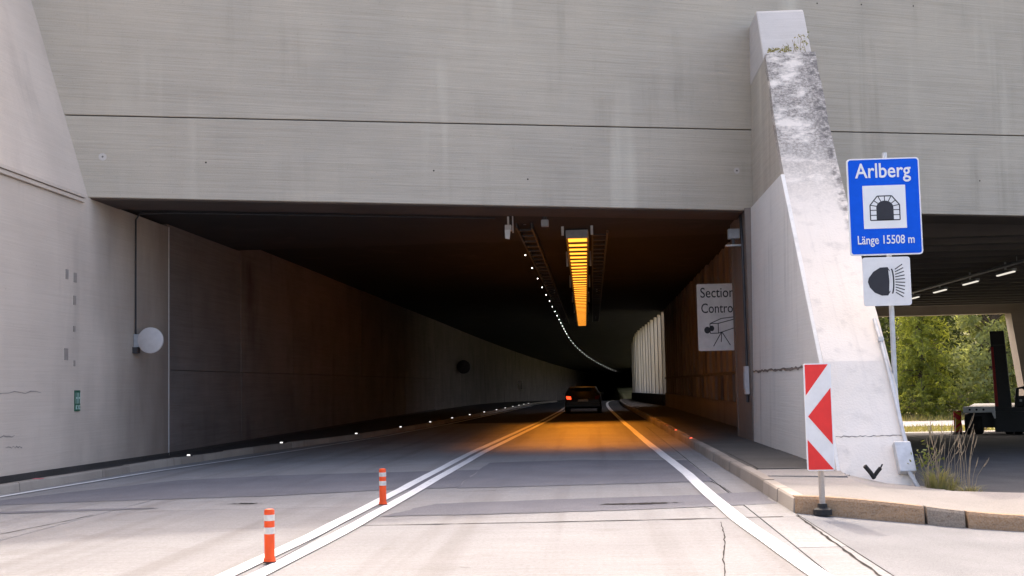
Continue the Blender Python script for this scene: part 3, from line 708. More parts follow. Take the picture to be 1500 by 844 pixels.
# red and white hazard marker
hm = thing('hazard_marker', (2.43, 13.58, 0), 'red and white chevron marker board on a short post at the kerb corner', 'road sign')
RX0, RX1, RZ0, RZ1, RY = 2.275, 2.565, .465, 1.615, 13.48
hb = plate(RX0, RX1, RZ0, RZ1, .025, RY, .025, 'board', 'sign_white', hm)
e = .012; U = lambda u, v: (RX0 + e + u * (RX1 - RX0 - 2 * e), RZ0 + e + v * (RZ1 - RZ0 - 2 * e))
flatpoly([U(*p) for p in ((0, 0), (1, 0), (1, 1), (0, 1))], RY - .003, 'white_sheeting', 'reflective_white', hb)
for pts in (((0, 1), (.93, 1), (0, .705)), ((1, .775), (1, .235), (.06, .505)), ((0, .285), (0, 0), (1, 0))):
    flatpoly([U(*p) for p in pts], RY - .0065, 'red_field', 'sign_red', hb)
MB().tube([(2.43, 13.55, .0), (2.43, 13.55, 1.5)], .032, 12).build('post', 'column_concrete', hm, smooth=True)
MB().lathe((2.43, 13.55, 0), [(.10, -.01), (.10, .05), (.055, .07), (.05, .11)], 10).build('base', 'rubber', hm)
for z in (.62, 1.45): box((2.39, RY + .025, z - .02), (2.47, RY + .11, z + .02)).build('clamp', 'galvanised', hm)

# "Section Control" sign hung inside the tunnel
sc_ = thing('section_control_sign', (3.2, 30.5, 2.2), 'white sign with black lettering and tripod camera, half hidden behind the tunnel jamb', 'road sign')
sp = plate(2.62, 3.82, 2.19, 3.84, .03, 30.5, .03, 'panel', 'sign_aged_white', sc_)
text('Section', 2.71, 3.53, 3.50, 3.75, 30.496, 'sign_black', sp, bold=.004); text('Control', 2.72, 3.54, 3.12, 3.36, 30.496, 'sign_black', sp, bold=.004)
m = MB(); cy_ = 30.494
for a, b in (((2.92, 2.86), (3.12, 2.86)), ((3.12, 2.86), (3.12, 2.62)), ((3.12, 2.62), (2.92, 2.62)), ((2.92, 2.62), (2.92, 2.86)), ((2.92, 2.86), (3.2, 2.98)), ((3.2, 2.98), (3.7, 3.03)), ((3.12, 2.86), (3.7, 3.0)), ((3.12, 2.62), (3.7, 2.80)), ((3.7, 3.02), (3.7, 2.80)),
             ((3.19, 2.64), (2.99, 2.30)), ((3.2, 2.64), (3.18, 2.40)), ((3.21, 2.64), (3.4, 2.32))): stroke(m, a, b, .02, cy_)
m.build('camera_drawing', 'sign_black', sp)
flatpoly([(2.85 + .075 * cos(k * pi / 8), 2.70 + .085 * sin(k * pi / 8)) for k in range(16)], cy_, 'lens', 'sign_black', sp)
flatpoly([(2.96 + .06 * cos(k * pi / 8), 2.74 + .07 * sin(k * pi / 8)) for k in range(16)], cy_, 'lens_ring', 'sign_black', sp)
for z in (2.5, 3.5): box((3.6, 30.53, z), (3.95, 30.58, z + .05)).build('bracket', 'galvanised', sc_)

# green escape sign on the left wall
gs = thing('escape_sign', (-9, 21.02, 1.35), 'small green escape route sign on the pale left wall', 'safety sign')
gp = box((-9.0, 20.90, 1.17), (-8.975, 21.10, 1.53)).build('panel', 'sign_green', gs)
m = MB()
def gx(y0, y1, z0, z1): m.box((-8.975, y0, z0), (-8.971, y1, z1))
for s in (-1, 1):
    c = 21.0 + s * .052; gx(c - .038, c - .028, 1.30, 1.49); gx(c + .026, c + .038, 1.30, 1.49); gx(c - .028, c + .026, 1.385, 1.41)
    gx(c - .035, c - .02, 1.20, 1.27); gx(c - .012, c + .006, 1.20, 1.27); gx(c + .014, c + .034, 1.20, 1.215); gx(c + .014, c + .034, 1.255, 1.27)
m.build('pictogram', 'sign_pale_green', gp)

# round disc on the left wall with its conduit
rd = thing('wall_disc', (-9, 23.75, 2.5), 'round pale grey disc on a bracket projecting from the left tunnel wall', 'signal')
MB().lathe((-8.66, 23.68, 2.49), [(.24, -.03), (.255, -.02), (.255, .03), (.235, .05)], 32, 'Y').build('disc', 'pale_plastic', rd, smooth=True)
box((-9.0, 23.66, 2.36), (-8.84, 23.80, 2.62)).build('bracket', 'grey_plastic', rd, bevel=.01)
box((-9.0, 23.6, 2.24), (-8.9, 23.76, 2.36)).build('cable_gland', 'dark_metal', rd)
MB().tube([(-8.975, 23.72, 2.62), (-8.975, 23.72, 4.90), (-8.9, 23.74, 5.02), (-8.2, 23.85, 5.03), (-2.0, 26.2, 5.05)], .018, 6).build('conduit', 'dark_metal', rd)

# ------------------------------------------------------------------ flexible posts
def flex_post(loc, label):
    x, y, z = loc; o = thing('flexible_post', loc, label, 'bollard', 'orange flexible posts on the double line')
    h = .455; r = .043
    MB().lathe(loc, [(r, .05), (r, h - .012), (r * .8, h), (.002, h + .004)], 20).build('tube', 'post_orange', o, smooth=True)
    MB().lathe(loc, [(.05, .012), (.052, .03), (.046, .052)], 20).build('collar', 'post_orange', o, smooth=True)
    MB().lathe(loc, [(.056, .0125), (.056, .018), (.050, .022)], 20).build('foot', 'rubber', o)
    for z0, z1 in ((h - .095, h - .045), (h - .205, h - .150)):
        MB().lathe(loc, [(r + .0015, z0), (r + .0025, z0 + .002), (r + .0025, z1 - .002), (r + .0015, z1)], 20).build('reflective_band', 'post_band', o, smooth=True)
    return o
flex_post((-2.75, 10.32, 0), 'orange flexible post nearest the camera, standing on the double white line')
flex_post((-2.63, 15.23, 0), 'smaller, farther orange flexible post on the double line nearer the tunnel')

# ------------------------------------------------------------------ tunnel fittings
lamp = thing('ceiling_lamp', (-.28, 50, 5.0), 'long louvred amber lamp glowing under the tunnel ceiling', 'lamp')
LX = lambda y: -.27 - .27 * (y - 29) / 44
LZ = 4.92
MB().prism([(-.54, 28.9, LZ - .03), (-.02, 28.9, LZ - .03), (-.02, 28.9, LZ + .16), (-.54, 28.9, LZ + .16)], (0, .12, 0)).build('end_plate', 'grey_plastic', lamp)
MB().prism([(LX(29) - .27, 29, LZ + .14), (LX(29) + .27, 29, LZ + .14), (LX(73) + .27, 73, LZ + .14), (LX(73) - .27, 73, LZ + .14)], (0, 0, .05)).build('housing', 'dark_metal', lamp)
y = 29.15
while y < 73:
    c = LX(y)
    box((c - .225, y, LZ - .03), (c + .225, y + .58, LZ + .05)).build('tube', 'sodium_tube', lamp)
    box((c - .24, y + .62, LZ - .045), (c + .24, y + .94, LZ + .10)).build('louvre', 'dark_metal', lamp)
    y += .98
for s in (-1, 1):
    MB().prism([(LX(29) + s * .262, 29, LZ - .02), (LX(73) + s * .262, 73, LZ - .02), (LX(73) + s * .262, 73, LZ + .14), (LX(29) + s * .262, 29, LZ + .14)], (s * .02, 0, 0)).build('side_rail', 'dark_metal', lamp)
    for yy in (28.4, 36, 44, 52, 60, 68):
        box((LX(yy) + s * .34 - .03, yy, LZ - .02), (LX(yy) + s * .34 + .03, yy + .06, 5.36)).build('hanger', 'galvanised', lamp)
for yy in (31, 37, 43):
    al = bpy.data.lights.new('lamp_light', 'AREA'); al.shape = 'RECTANGLE'; al.size = .5; al.size_y = 6.0; al.energy = 32; al.color = (1, .33, .03); al.spread = radians(72)
    ao = bpy.data.objects.new('lamp_light', al); COL.objects.link(ao); ao.parent = lamp; ao.location = Vector((LX(yy), yy, LZ - .09)) - Vector(lamp.location)

def cable_tray(x, y0, y1, z, wd, label, rungs):
    o = thing('cable_tray', (x, y0, z), label, 'cable tray')
    for s in (-1, 1): box((x + s * wd / 2 - .02, y0, z), (x + s * wd / 2 + .02, y1, z + .12)).build('side_rail', 'dark_metal', o)
    for i in range(rungs):
        yy = y0 + (y1 - y0) * (i + .5) / rungs; box((x - wd / 2 + .02, yy, z + .01), (x + wd / 2 - .02, yy + .12, z + .05)).build('rung', 'dark_metal', o)
    for yy in (y0 + .3, (y0 + y1) / 2, y1 - .4): box((x - .03, yy, z + .12), (x + .03, yy + .05, 5.36)).build('hanger', 'galvanised', o)
    return o
cable_tray(.27, 29.4, 72, 5.05, .36, 'dark cable tray to the right of the amber lamp', 40)
cable_tray(-1.45, 27.5, 72, 4.98, .34, 'dark cable tray above the row of white guide lights', 40)
y = 31.0; i = 0
led0 = None
while y < 200:
    x = -1.62 + shift(y); z = 4.74 + zroad(y); r = .0125
    o = MB().lathe((x, y, z), [(.004, -r), (r * .8, -r * .6), (r, 0), (r * .8, r * .6), (.004, r)], 8).build('guide_light', 'led_white', at=(x, y, z), smooth=True)
    tag(o, 'tiny white guide light in the ceiling row left of the amber lamp', 'light', 'white guide lights along the ceiling'); y += 3.5 if y < 80 else 5.5
def kerb_reflectors(ys, fx, mat, nm, label, grp):
    for y in ys:
        x = fx(y); z = zroad(y) + .15
        o = thing(nm, (x, y, z), label, 'reflector', grp)
        MB().prism([(x - .07, y, z - .012), (x + .07, y, z - .012), (x + .05, y + .02, z + .035), (x - .05, y + .02, z + .035)], (0, .07, 0)).build('housing', 'dark_metal', o)
        MB().prism([(x - .035, y - .004, z - .002), (x + .035, y - .004, z - .002), (x + .03, y + .006, z + .022), (x - .03, y + .006, z + .022)], (0, .006, 0)).build('lens', mat, o)
kerb_reflectors([25.1 + 5.2 * i for i in range(14)], lambda y: kl(y) - .08, 'reflector_white', 'kerb_reflector', 'small white glowing kerb marker along the left walkway', 'white kerb markers on the left')
kerb_reflectors([28.3, 33.2, 37.0, 41.5, 46, 51, 56.3, 60.5, 64.1, 69, 74], lambda y: kr(y) + .08, 'reflector_red', 'kerb_marker', 'small red glowing kerb marker along the right walkway', 'red kerb markers on the right')

tc = thing('traffic_camera', (-1.7, 26.1, 5.0), 'small white camera hanging at the tunnel mouth near the ceiling lights', 'camera')
box((-1.80, 26.2, 4.78), (-1.66, 26.45, 4.90)).build('body', 'pale_plastic', tc, bevel=.01)
MB().prism([(-1.79, 26.12, 4.60), (-1.70, 26.12, 4.58), (-1.68, 26.2, 4.79), (-1.8, 26.2, 4.79)], (0, .1, 0)).build('hood', 'sign_white', tc)
box((-1.64, 26.25, 4.74), (-1.62, 26.4, 5.09)).build('mount_plate', 'pale_plastic', tc)
box((-1.75, 26.3, 4.89), (-1.71, 26.35, 5.09)).build('stem', 'galvanised', tc)
db = thing('detector_box', (-.94, 26.3, 5.0), 'small grey detector box under the portal soffit', 'detector')
box((-1.02, 26.3, 4.86), (-.86, 26.5, 5.0)).build('box', 'grey_plastic', db, bevel=.01); box((-.98, 26.36, 5.0), (-.90, 26.44, 5.1)).build('stem', 'dark_metal', db)
fl = thing('floodlight', (3.25, 27.2, 4.6), 'grey boxy floodlight on a bracket at the top of the right jamb', 'lamp')
box((3.06, 27.1, 4.56), (3.32, 27.3, 4.78)).build('housing', 'grey_plastic', fl, bevel=.015)
box((3.00, 27.12, 4.40), (3.34, 27.3, 4.43)).build('shelf', 'galvanised', fl); box((3.14, 27.16, 4.43), (3.20, 27.24, 4.56)).build('stem', 'dark_metal', fl)
jb = thing('switch_box', (3.3, 26.7, 1.3), 'slim grey switch box with a cable on the right jamb', 'switch box')
box((3.25, 26.6, 1.15), (3.34, 26.85, 1.75)).build('case', 'pale_plastic', jb, bevel=.01); box((3.235, 26.65, 1.25), (3.25, 26.8, 1.62)).build('cover', 'grey_plastic', jb)
MB().tube([(3.315, 26.72, 1.75), (3.315, 26.72, 4.4), (3.315, 26.9, 5.05)], .03, 8).build('cable', 'dark_metal', jb)
MB().tube([(3.3, 26.72, .98), (3.3, 26.72, 1.15)], .03, 8).build('cable_gland', 'dark_metal', jb)
fs_ = thing('tunnel_plate', (-4.2, 130, 1.6), 'small pale plate far inside on the left tunnel wall', 'sign')
box((-8.95 + shift(130), 129.6, 1.0), (-8.5 + shift(130), 129.7, 1.9)).build('plate', 'sign_aged_white', fs_); box((-9.0 + shift(130), 129.6, 1.3), (-8.9 + shift(130), 129.65, 1.5)).build('bracket', 'galvanised', fs_)
jf = thing('wall_fan', (-8.7, 82, 2.9), 'dark round fan unit on the left tunnel wall', 'fan')
MB().lathe((-8.55, 82, 2.75), [(.30, -.5), (.45, -.45), (.45, .45), (.30, .5)], 18, 'Y').build('casing', 'dark_metal', jf, smooth=True); box((-9.02, 81.8, 2.65), (-8.9, 82.2, 2.85)).build('bracket', 'dark_metal', jf)

# ------------------------------------------------------------------ car
def make_car(loc):
    X, Y, Z = loc; o = thing('car', loc, 'dark estate car driving into the tunnel with its left tail lamp lit', 'car')
    # cross sections from rear to front: (y, half width, z0, z_belt, roof half width, z_roof)
    prof_ = [(0.0, .80, .38, .86, .62, .90), (.12, .88, .30, .98, .66, 1.12), (.45, .90, .26, 1.0, .66, 1.40), (1.0, .91, .24, 1.0, .66, 1.46), (2.2, .91, .24, .98, .65, 1.45), (2.7, .91, .24, .96, .62, 1.32), (3.3, .90, .25, .94, .72, .96), (4.0, .86, .28, .84, .70, .86), (4.4, .72, .36, .70, .60, .72)]
    m = MB(); vs = []; k = 10
    for y, hw, z0, zb_, rw_, zr in prof_:
        mid = (z0 + zb_) / 2
        half = [(hw * .86, z0), (hw, z0 + .12), (hw, mid), (hw * .97, zb_), (rw_, zr)]
        ring = half + [(-a, b) for a, b in half[::-1]]
        vs += [(X + a, Y + y, Z + b) for a, b in ring]
    fs = [tuple(range(k))[::-1], tuple(range((len(prof_) - 1) * k, len(prof_) * k))]
    for i in range(len(prof_) - 1): fs += [(i * k + j, i * k + (j + 1) % k, (i + 1) * k + (j + 1) % k, (i + 1) * k + j) for j in range(k)]
    body = m.add(vs, fs).build('body', 'car_paint', o, smooth=True)
    MB().prism([(X - .60, Y + .10, Z + 1.02), (X + .60, Y + .10, Z + 1.02), (X + .58, Y + .40, Z + 1.38), (X - .58, Y + .40, Z + 1.38)], (0, -.012, .008)).build('rear_window', 'car_glass', o)
    for s in (-1, 1):
        MB().prism([(X + s * .895, Y + .5, Z + 1.03), (X + s * .895, Y + 2.5, Z + 1.0), (X + s * .70, Y + 2.1, Z + 1.38), (X + s * .70, Y + .7, Z + 1.38)], (s * .012, 0, .006)).build('side_window', 'car_glass', o)
        MB().prism([(X + s * .58, Y - .01, Z + .76), (X + s * .80, Y + .02, Z + .78), (X + s * .83, Y + .05, Z + .95), (X + s * .60, Y + .02, Z + .93)], (0, -.03, 0)).build('tail_lamp', 'tail_lamp' if s < 0 else 'tail_glass', o)
        mir = box((X + s * .93 - .09, Y + 2.45, Z + .98), (X + s * .93 + .11 * s + .0, Y + 2.55, Z + 1.12)); mir.build('mirror', 'car_paint', o)
        for yy in (.85, 3.55):
            wh = MB().lathe((X + s * .80, Y + yy, Z + .31), [(.20, -.11), (.31, -.10), (.31, .10), (.20, .11)], 20, 'X').build('wheel', 'tyre', o, smooth=True)
            MB().lathe((X + s * .80 + s * .112, Y + yy, Z + .31), [(.19, -.01), (.19, .008), (.05, .014)], 14, 'X').build('rim', 'rim', wh)
    box((X - .86, Y - .06, Z + .34), (X + .86, Y + .12, Z + .58)).build('bumper', 'car_paint', o, bevel=.03)
    box((X - .26, Y - .035, Z + .64), (X + .26, Y + .06, Z + .76)).build('number_plate', 'number_plate', o)
    box((X - .40, Y + .22, Z + 1.38), (X + .40, Y + .42, Z + 1.42)).build('spoiler', 'car_paint', o)
    MB().tube([(X - .3, Y + .8, Z + 1.45), (X - .3, Y + .65, Z + 1.60)], .01, 6).build('aerial', 'dark_metal', o)
    return o
make_car((-.5, 61.0, 0)).scale = (1, 1, .9)

# ------------------------------------------------------------------ yard: truck, marker, trees
def make_truck():
    X, Y = 17.2, 58.5; Z = lot(18, 58.5)
    o = thing('flatbed_trailer', (X + 1.3, Y, Z), 'black flatbed truck rear with raised red-edged mast under the yard roof', 'truck')
    dk = box((X + .1, Y, Z + 1.05), (X + 2.6, Y + 9, Z + 1.25)).build('deck', 'truck_black', o)
    fb = box((X - .05, Y - .1, Z + 1.02), (X + 1.35, Y + .35, Z + 1.30)).build('light_bar', 'truck_white', o, bevel=.04)
    for x in (.25, .55, .85): MB().lathe((X + x, Y - .115, Z + 1.16), [(.05, -.01), (.05, .02)], 12, 'Y').build('lamp_socket', 'truck_black', fb)
    MB().prism([(X + 1.2, Y - .09, Z + 1.02), (X + 1.36, Y - .09, Z + 1.1), (X + 1.36, Y - .09, Z + .75), (X + 1.30, Y - .09, Z + .75)], (0, .3, 0)).build('mudguard', 'truck_white', o)
    for x in (.0, .42, 1.75, 2.15):
        for yy in (.9, 2.2):
            wh = MB().lathe((X + x + .15, Y + yy, Z + .48), [(.28, -.18), (.46, -.18), (.5, -.13), (.5, .13), (.46, .18), (.28, .18)], 22, 'X').build('wheel', 'tyre', o, smooth=True)
            MB().lathe((X + x + .15, Y + yy, Z + .48), [(.26, -.145), (.26, .145)], 14, 'X').build('rim', 'rim', wh)
    box((X + .3, Y + .55, Z + .3), (X + 1.3, Y + .7, Z + 1.02)).build('axle_carrier', 'truck_black', o)
    box((X + 1.3, Y, Z + .12), (X + 2.6, Y + .5, Z + 1.04)).build('underrun_guard', 'truck_black', o)
    ms = MB().prism([(X + 1.35, Y + .1, Z + 1.2), (X + 2.08, Y + .1, Z + 1.2), (X + 1.90, Y + .1, Z + 4.78), (X + 1.28, Y + .1, Z + 4.78)], (0, .35, 0)).build('mast', 'truck_black', o, bevel=.03)
    MB().prism([(X + 1.36, Y + .07, Z + 1.3), (X + 1.50, Y + .07, Z + 1.3), (X + 1.41, Y + .07, Z + 4.05), (X + 1.30, Y + .07, Z + 4.05)], (0, .05, 0)).build('red_edge', 'truck_red', ms)
    MB().prism([(X + 1.31, Y + .06, Z + 4.1), (X + 1.9, Y + .06, Z + 4.1), (X + 1.9, Y + .06, Z + 4.16), (X + 1.31, Y + .06, Z + 4.16)], (0, .05, 0)).build('mast_band', 'dark_metal', ms)
    box((X + 2.2, Y + .3, Z + 1.25), (X + 3.4, Y + 1.6, Z + 1.75)).build('winch_housing', 'truck_black', o, bevel=.05)
    MB().tube([(X + 2.25, Y + .3, Z + 1.2), (X + 2.35, Y + .3, Z + 2.1), (X + 2.6, Y + .3, Z + 2.15), (X + 3.2, Y + .3, Z + 1.6), (X + 3.4, Y + .3, Z + 1.3)], .08, 10).build('hydraulic_arm', 'truck_black', o, smooth=True)
    MB().tube([(X + 2.6, Y + .2, Z + 1.3), (X + 2.75, Y + .2, Z + 1.9), (X + 3.1, Y + .2, Z + 1.7)], .03, 8).build('hose', 'rubber', o, smooth=True)
    box((X + 2.42, Y + .22, Z + 1.5), (X + 2.52, Y + .3, Z + 1.6)).build('coupling', 'galvanised', o)
    box((X + 2.62, Y, Z + .12), (X + 3.9, Y + 1.4, Z + 1.2)).build('tool_box', 'truck_black', o, bevel=.04)
    o.rotation_euler.z = radians(-19)
    return o
make_truck()
ym = thing('warning_marker', (17.35, 60.3, lot(17.35, 60.3)), 'small red and yellow chevron marker standing in the yard', 'road sign')
yz = lot(17.35, 60.3)
yp = box((17.17, 60.3, yz + .12), (17.53, 60.34, yz + 1.12)).build('board', 'sign_red', ym)
for pts in (((0, .98), (.98, .74), (.98, .92), (.3, 1)), ((0, .72), (.62, .56), (0, .40), (0, .55)), ((.98, .66), (.98, .5), (.1, .26), (.0, .36), (.8, .58)), ((.98, .36), (.98, .18), (.2, .02), (0, .02), (0, .12))):
    flatpoly([(17.18 + .34 * u, yz + .13 + .98 * v) for u, v in pts], 60.294, 'yellow_band', 'sign_yellow', yp)
MB().prism([(17.0, 60.1, yz), (17.7, 60.1, yz), (17.6, 60.1, yz + .12), (17.1, 60.1, yz + .12)], (0, .45, 0)).build('base', 'rubber', ym)

import numpy as np
def leaf_cloud(centers, size, rng, droop=0., aspect=.5):
    """one quad per centre, random orientation"""
    n = len(centers); c = np.array(centers)
    a = rng.normal(size=(n, 3)); a[:, 2] = a[:, 2] * (1 - droop) - droop * 1.2; a /= np.linalg.norm(a, axis=1)[:, None]
    b = np.cross(a, rng.normal(size=(n, 3))); b /= np.linalg.norm(b, axis=1)[:, None]
    s = size * rng.uniform(.55, 1.35, size=(n, 1)); a = a * s; b = b * s * aspect
    v = np.stack([c - a, c + b * .8, c + a, c - b * .8], 1).reshape(-1, 3)
    f = [(4 * i, 4 * i + 1, 4 * i + 2, 4 * i + 3) for i in range(n)]
    return v.tolist(), f
def raw(name, v, f, mat, parent, smooth=False):
    me = bpy.data.meshes.new(name); me.from_pydata(v, [], f); me.materials.append(MATS[mat]); o = bpy.data.objects.new(name, me); COL.objects.link(o)
    if parent is not None: o.parent = parent
    return o
def broad_tree(loc, H, Rr, seed, label, mat='leaf_broad', n=9000, base=.12, size=.2):
    rng = np.random.default_rng(seed); rnd = random.Random(seed)
    o = thing('broadleaf_tree', loc, label, 'tree', 'trees beyond the yard')
    L0 = Vector(loc); tr = MB(); tr.tube([L0 + Vector((rnd.uniform(-.15, .15) * i, 0, H * .8 * i / 5 - .3 * (i == 0))) for i in range(6)], .028 * H, 9, .006 * H)
    cents = []; clumps = []
    for i in range(46):
        t = rnd.uniform(base, .97); prof_r = Rr * (1 - abs((t - .45) / .56) ** 2.2) ** .5 if abs((t - .45) / .56) < 1 else .1
        a = rnd.uniform(0, 2 * pi); rr = prof_r * rnd.uniform(.45, 1.0)
        c = Vector((cos(a) * rr, sin(a) * rr, H * t)); clumps.append((c, rnd.uniform(.1, .19) * H * .75))
        tr.tube([L0 + Vector((0, 0, H * t * .75)), L0 + Vector((c.x * .5, c.y * .5, H * t * .9)), L0 + c], .006 * H, 5, .002 * H)
    per = n // len(clumps)
    for c, r in clumps:
        d = rng.normal(size=(per, 3)); d /= np.linalg.norm(d, axis=1)[:, None]; rad = r * rng.uniform(.25, 1, size=(per, 1)) ** .6
        cents.append(np.array(c) + d * rad * np.array([1, 1, .8]))
    v, f = leaf_cloud(np.concatenate(cents), size, rng)
    tr.build('trunk', 'bark', o); raw('crown', v, f, mat, o); return o
def conifer(loc, H, Rr, seed, label, mat='leaf_conifer', n=11000, size=.24):
    rng = np.random.default_rng(seed); rnd = random.Random(seed)
    o = thing('conifer_tree', loc, label, 'tree', 'trees beyond the yard'); L0 = Vector(loc); tr = MB()
    tr.tube([L0 + Vector((0, 0, -.3)), L0 + Vector((.05, 0, H * .5)), L0 + Vector((0, 0, H))], .022 * H, 8, .004 * H)
    cents = []; nb = 90
    for i in range(nb):
        t = .04 + .94 * (i + rnd.random()) / nb; a = i * 2.4 + rnd.uniform(-.4, .4); ln = Rr * (1 - t) ** .75 * rnd.uniform(.6, 1.15) + .25
        p0 = Vector((0, 0, H * t)); p1 = p0 + Vector((cos(a) * ln * .6, sin(a) * ln * .6, .03 * ln)); p2 = p0 + Vector((cos(a) * ln, sin(a) * ln, -.22 * ln))
        tr.tube([L0 + p0, L0 + p1, L0 + p2], .004 * H * (1 - t) + .01, 4, .006)
        k = int(n / nb * (.4 + 1.2 * (1 - t))); u = rng.uniform(.15, 1, k)
        base_ = np.outer(1 - u, np.array(p0)) + np.outer(u, np.array(p2)); base_[:, 2] += np.sin(u * pi) * .12 * ln
        base_ += rng.normal(size=(k, 3)) * np.array([.16, .16, .1]) * (ln * .45 + .3); base_[:, 2] -= rng.exponential(.22, k) * (.5 + ln * .25); cents.append(base_)
    v, f = leaf_cloud(np.concatenate(cents), size, rng, .65, .3)
    tr.build('trunk', 'bark', o); raw('crown', v, f, mat, o); return o
gz = lambda x, y: ground_z(x, y) - .05
def pt(x, y): return (x, y, gz(x, y))
conifer(pt(25.3, 97), 14, 3.4, 3, 'yellow-green drooping conifer just right of the sign post')
conifer(pt(27.6, 104), 16, 3.6, 5, 'taller conifer behind, between the drooping conifer and broadleaf tree', 'leaf_dark')
conifer(pt(22.0, 101), 15, 3.6, 8, 'dark conifer partly hidden behind the buttress edge', 'leaf_dark')
broad_tree(pt(30.6, 96), 13, 4.0, 2, 'broad pale-green leafy tree left of the raised mast', n=14000)
broad_tree(pt(35.8, 98), 12.5, 4.0, 4, 'leafy tree behind the raised mast and column', n=9000)
broad_tree(pt(33.4, 108), 16, 5.0, 14, 'dark tall leafy tree at the back of the trees', 'leaf_dark', n=9000, size=.3)
conifer(pt(38.5, 106), 16, 3.8, 6, 'conifer farthest right, behind the column', 'leaf_dark', 7000)
broad_tree(pt(20.2, 109), 15, 4.6, 9, 'dark leafy tree farthest left, behind the buttress', 'leaf_dark', n=7000, size=.3)
broad_tree(pt(42.5, 99), 13, 4.2, 10, 'leafy tree right of the column, outside the opening', n=6000)
src = bpy.data.objects['conifer_tree.001']
for i, x in enumerate((17, 22.5, 27, 31.5, 36.5, 41, 47)):
    copy_tree(src, pt(x, 122 + (i * 7) % 11), 'dark conifer in the back row of trees, %s from the left' % ('first second third fourth fifth sixth seventh'.split()[i]), rotz=i * 1.3, scale=(1.25, 1.25, 1.1 + .05 * (i % 3)))
for i, (x, y, h, r, lab) in enumerate(((23.4, 92.5, 2.2, 1.7, 'low bush at the foot of the drooping conifer'), (26.8, 91.5, 2.4, 1.9, 'rounded yellow-green bush between conifer and broadleaf tree'), (29.2, 92, 1.9, 1.6, 'low bush under the broad leafy tree'), (32.4, 92, 2.1, 1.7, 'low bush directly left of the truck mast'), (36.0, 92.5, 2.3, 1.9, 'low bush behind the truck'))):
    o = broad_tree(pt(x, y), h, r, 30 + i, lab, 'leaf_bush', 2200, .02, .13); o.name = 'bush'; o['category'] = 'bush'; o['group'] = 'bushes at the foot of the trees'

# meadow grass between the gravel strips (uncountable)
rng = np.random.default_rng(21); gv = []; gf = []
for i in range(9000):
    x = rng.uniform(13, 42); y = rng.uniform(69.6, 79) if i % 3 else rng.uniform(88, 93); z = lot(x, y) - .03; h = rng.uniform(.06, .32) * (1 if i % 3 else 1.8); a = rng.uniform(0, pi); w_ = .03
    dx, dy = cos(a) * w_, sin(a) * w_; lx_, ly_ = rng.normal(0, .08, 2); k = len(gv)
    gv += [(x - dx, y - dy, z), (x + dx, y + dy, z), (x + lx_, y + ly_, z + h)]; gf.append((k, k + 1, k + 2))
go = raw('meadow_grass', gv, gf, 'grass_blade', None); struct(go, 'stuff'); go['label'] = 'sunlit dry meadow grass beyond the yard'
st = MB()
for i in range(5): st.lathe((21.3 + .25 * i + random.uniform(-.1, .1), 72 + random.uniform(-.5, .5), lot(21, 72) + .02), [(.22, -.05), (.2, .08), (.05, .14)], 7)
so_ = st.build('soil_heap', 'bark', at=(21.6, 72, lot(21, 72))); struct(so_, 'stuff'); so_['label'] = 'small heap of soil clods in the meadow'

# ------------------------------------------------------------------ weeds at the buttress foot
def weed_tuft(loc, nblade, h, spread, label, nstalk, sh):
    o = thing('weed_tuft', loc, label, 'weeds'); rnd = random.Random(int(loc[1] * 100)); b = MB(); x0, y0, z0 = loc
    for i in range(nblade):
        a = rnd.uniform(0, 2 * pi); r0 = rnd.uniform(0, spread * .45); lx_ = cos(a) * rnd.uniform(.3, 1) * spread; ly_ = sin(a) * rnd.uniform(.3, 1) * spread
        bx_, by_ = x0 + cos(a) * r0, y0 + sin(a) * r0; hh = h * rnd.uniform(.5, 1.1); w_ = .004; pa = a + pi / 2
        p = [(bx_, by_, z0), (bx_ + lx_ * .4, by_ + ly_ * .4, z0 + hh * .7), (bx_ + lx_, by_ + ly_, z0 + hh * rnd.uniform(.7, 1))]
        dx, dy = cos(pa) * w_, sin(pa) * w_
        b.add([(p[0][0] - dx, p[0][1] - dy, p[0][2]), (p[0][0] + dx, p[0][1] + dy, p[0][2]), (p[1][0] + dx, p[1][1] + dy, p[1][2]), (p[1][0] - dx, p[1][1] - dy, p[1][2]), p[2]], [(0, 1, 2, 3), (3, 2, 4)])
    b.build('blades', 'grass_blade', o)
    for i in range(nstalk):
        a = rnd.uniform(0, 2 * pi); r0 = rnd.uniform(0, spread * .8); bx_, by_ = x0 + cos(a) * r0, y0 + sin(a) * r0; hh = sh * rnd.uniform(.6, 1.15); lean = rnd.uniform(-.12, .28)
        m = MB(); m.tube([(bx_, by_, z0), (bx_ + lean * .35, by_, z0 + hh * .6), (bx_ + lean, by_, z0 + hh)], .0035, 5, .002)
        s_ = m.build('stalk', 'dry_stem', o)
        MB().tube([(bx_ + lean * .78, by_, z0 + hh * .84), (bx_ + lean * 1.0, by_, z0 + hh * .95), (bx_ + lean * 1.12, by_, z0 + hh * 1.06)], .006, 6, .002).build('seed_head', 'dry_stem', s_)
    return o
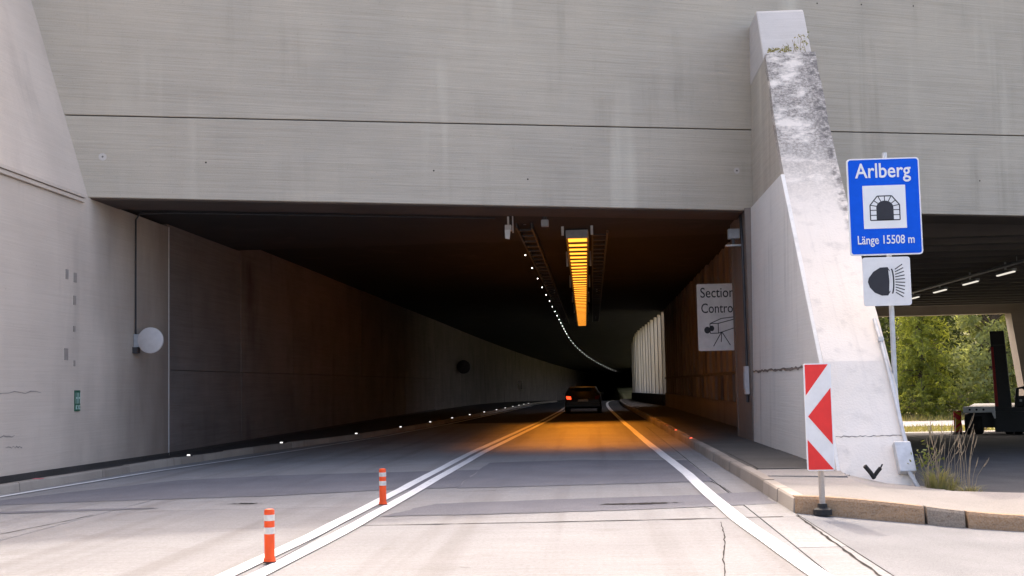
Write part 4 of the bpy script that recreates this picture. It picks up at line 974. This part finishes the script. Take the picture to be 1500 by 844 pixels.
weed_tuft((4.62, 17.1, -.14), 260, .38, .28, 'green grass tuft with tall dry stalks against the buttress foot', 14, .85)
weed_tuft((4.85, 16.5, -.17), 140, .22, .26, 'low brown grass tuft beside the pale kerb strip', 8, .75)
weed_tuft((5.05, 18.0, -.18), 90, .25, .3, 'thin dry grass behind the green tuft', 12, .95)
lp = thing('leafy_weed', (4.55, 17.35, -.12), 'small yellow-green leafy weed by the conduit box', 'weeds'); rng = np.random.default_rng(5)
c = np.array([0, 0, .42]) + rng.normal(size=(90, 3)) * np.array([.11, .06, .10]); v, f = leaf_cloud(c, .032, rng, 0, .7); raw('leaves', v, f, 'weed_green', lp)
m = MB()
for i in range(5): m.tube([(4.55, 17.35, -.12), (4.55 + random.uniform(-.1, .1), 17.35, .2), (4.55 + random.uniform(-.16, .16), 17.35, .38)], .004, 5)
m.build('stem', 'dry_stem', lp)
cp = thing('ledge_plant', (4.08, 24.3, 7.94), 'small wilted plants growing on the ledge near the buttress top', 'weeds')
c = []
for i in range(150):
    x = rng.uniform(-.42, .40); up = max(0, x + .05) * 1.0; c.append((x, -.02 + rng.uniform(-.03, .12) + up * .3 * rng.random(), .02 + abs(rng.normal(0, .04)) + up * rng.random()))
v, f = leaf_cloud(np.array(c), .035, rng, 0, .45); raw('leaves', v, f, 'grass_blade', cp)
m = MB()
for i in range(9):
    x = 3.55 + .085 * i; m.tube([(x + .17, 24.3, 7.88), (x + .17 + random.uniform(-.05, .05), 24.3, 7.98), (x + .17 + random.uniform(-.08, .08), 24.36, 8.02 + .03 * i)], .005, 5)
m.build('stem', 'dry_stem', cp)
# rubble at the foot
for i, (x, y, s) in enumerate(((4.75, 16.15, .05), (4.92, 15.95, .035), (4.55, 16.6, .04), (3.36, 17.05, .035), (3.44, 17.12, .025), (4.6, 15.9, .025))):
    o = MB().lathe((x, y, iz(x, y) - .01), [(s * .7, 0), (s, s * .4), (s * .7, s * .9), (s * .15, s * 1.1)], 7).build('stone', 'stone', at=(x, y, iz(x, y)))
    tag(o, 'small loose stone on the traffic island near the buttress', 'stone', 'loose stones on the traffic island')
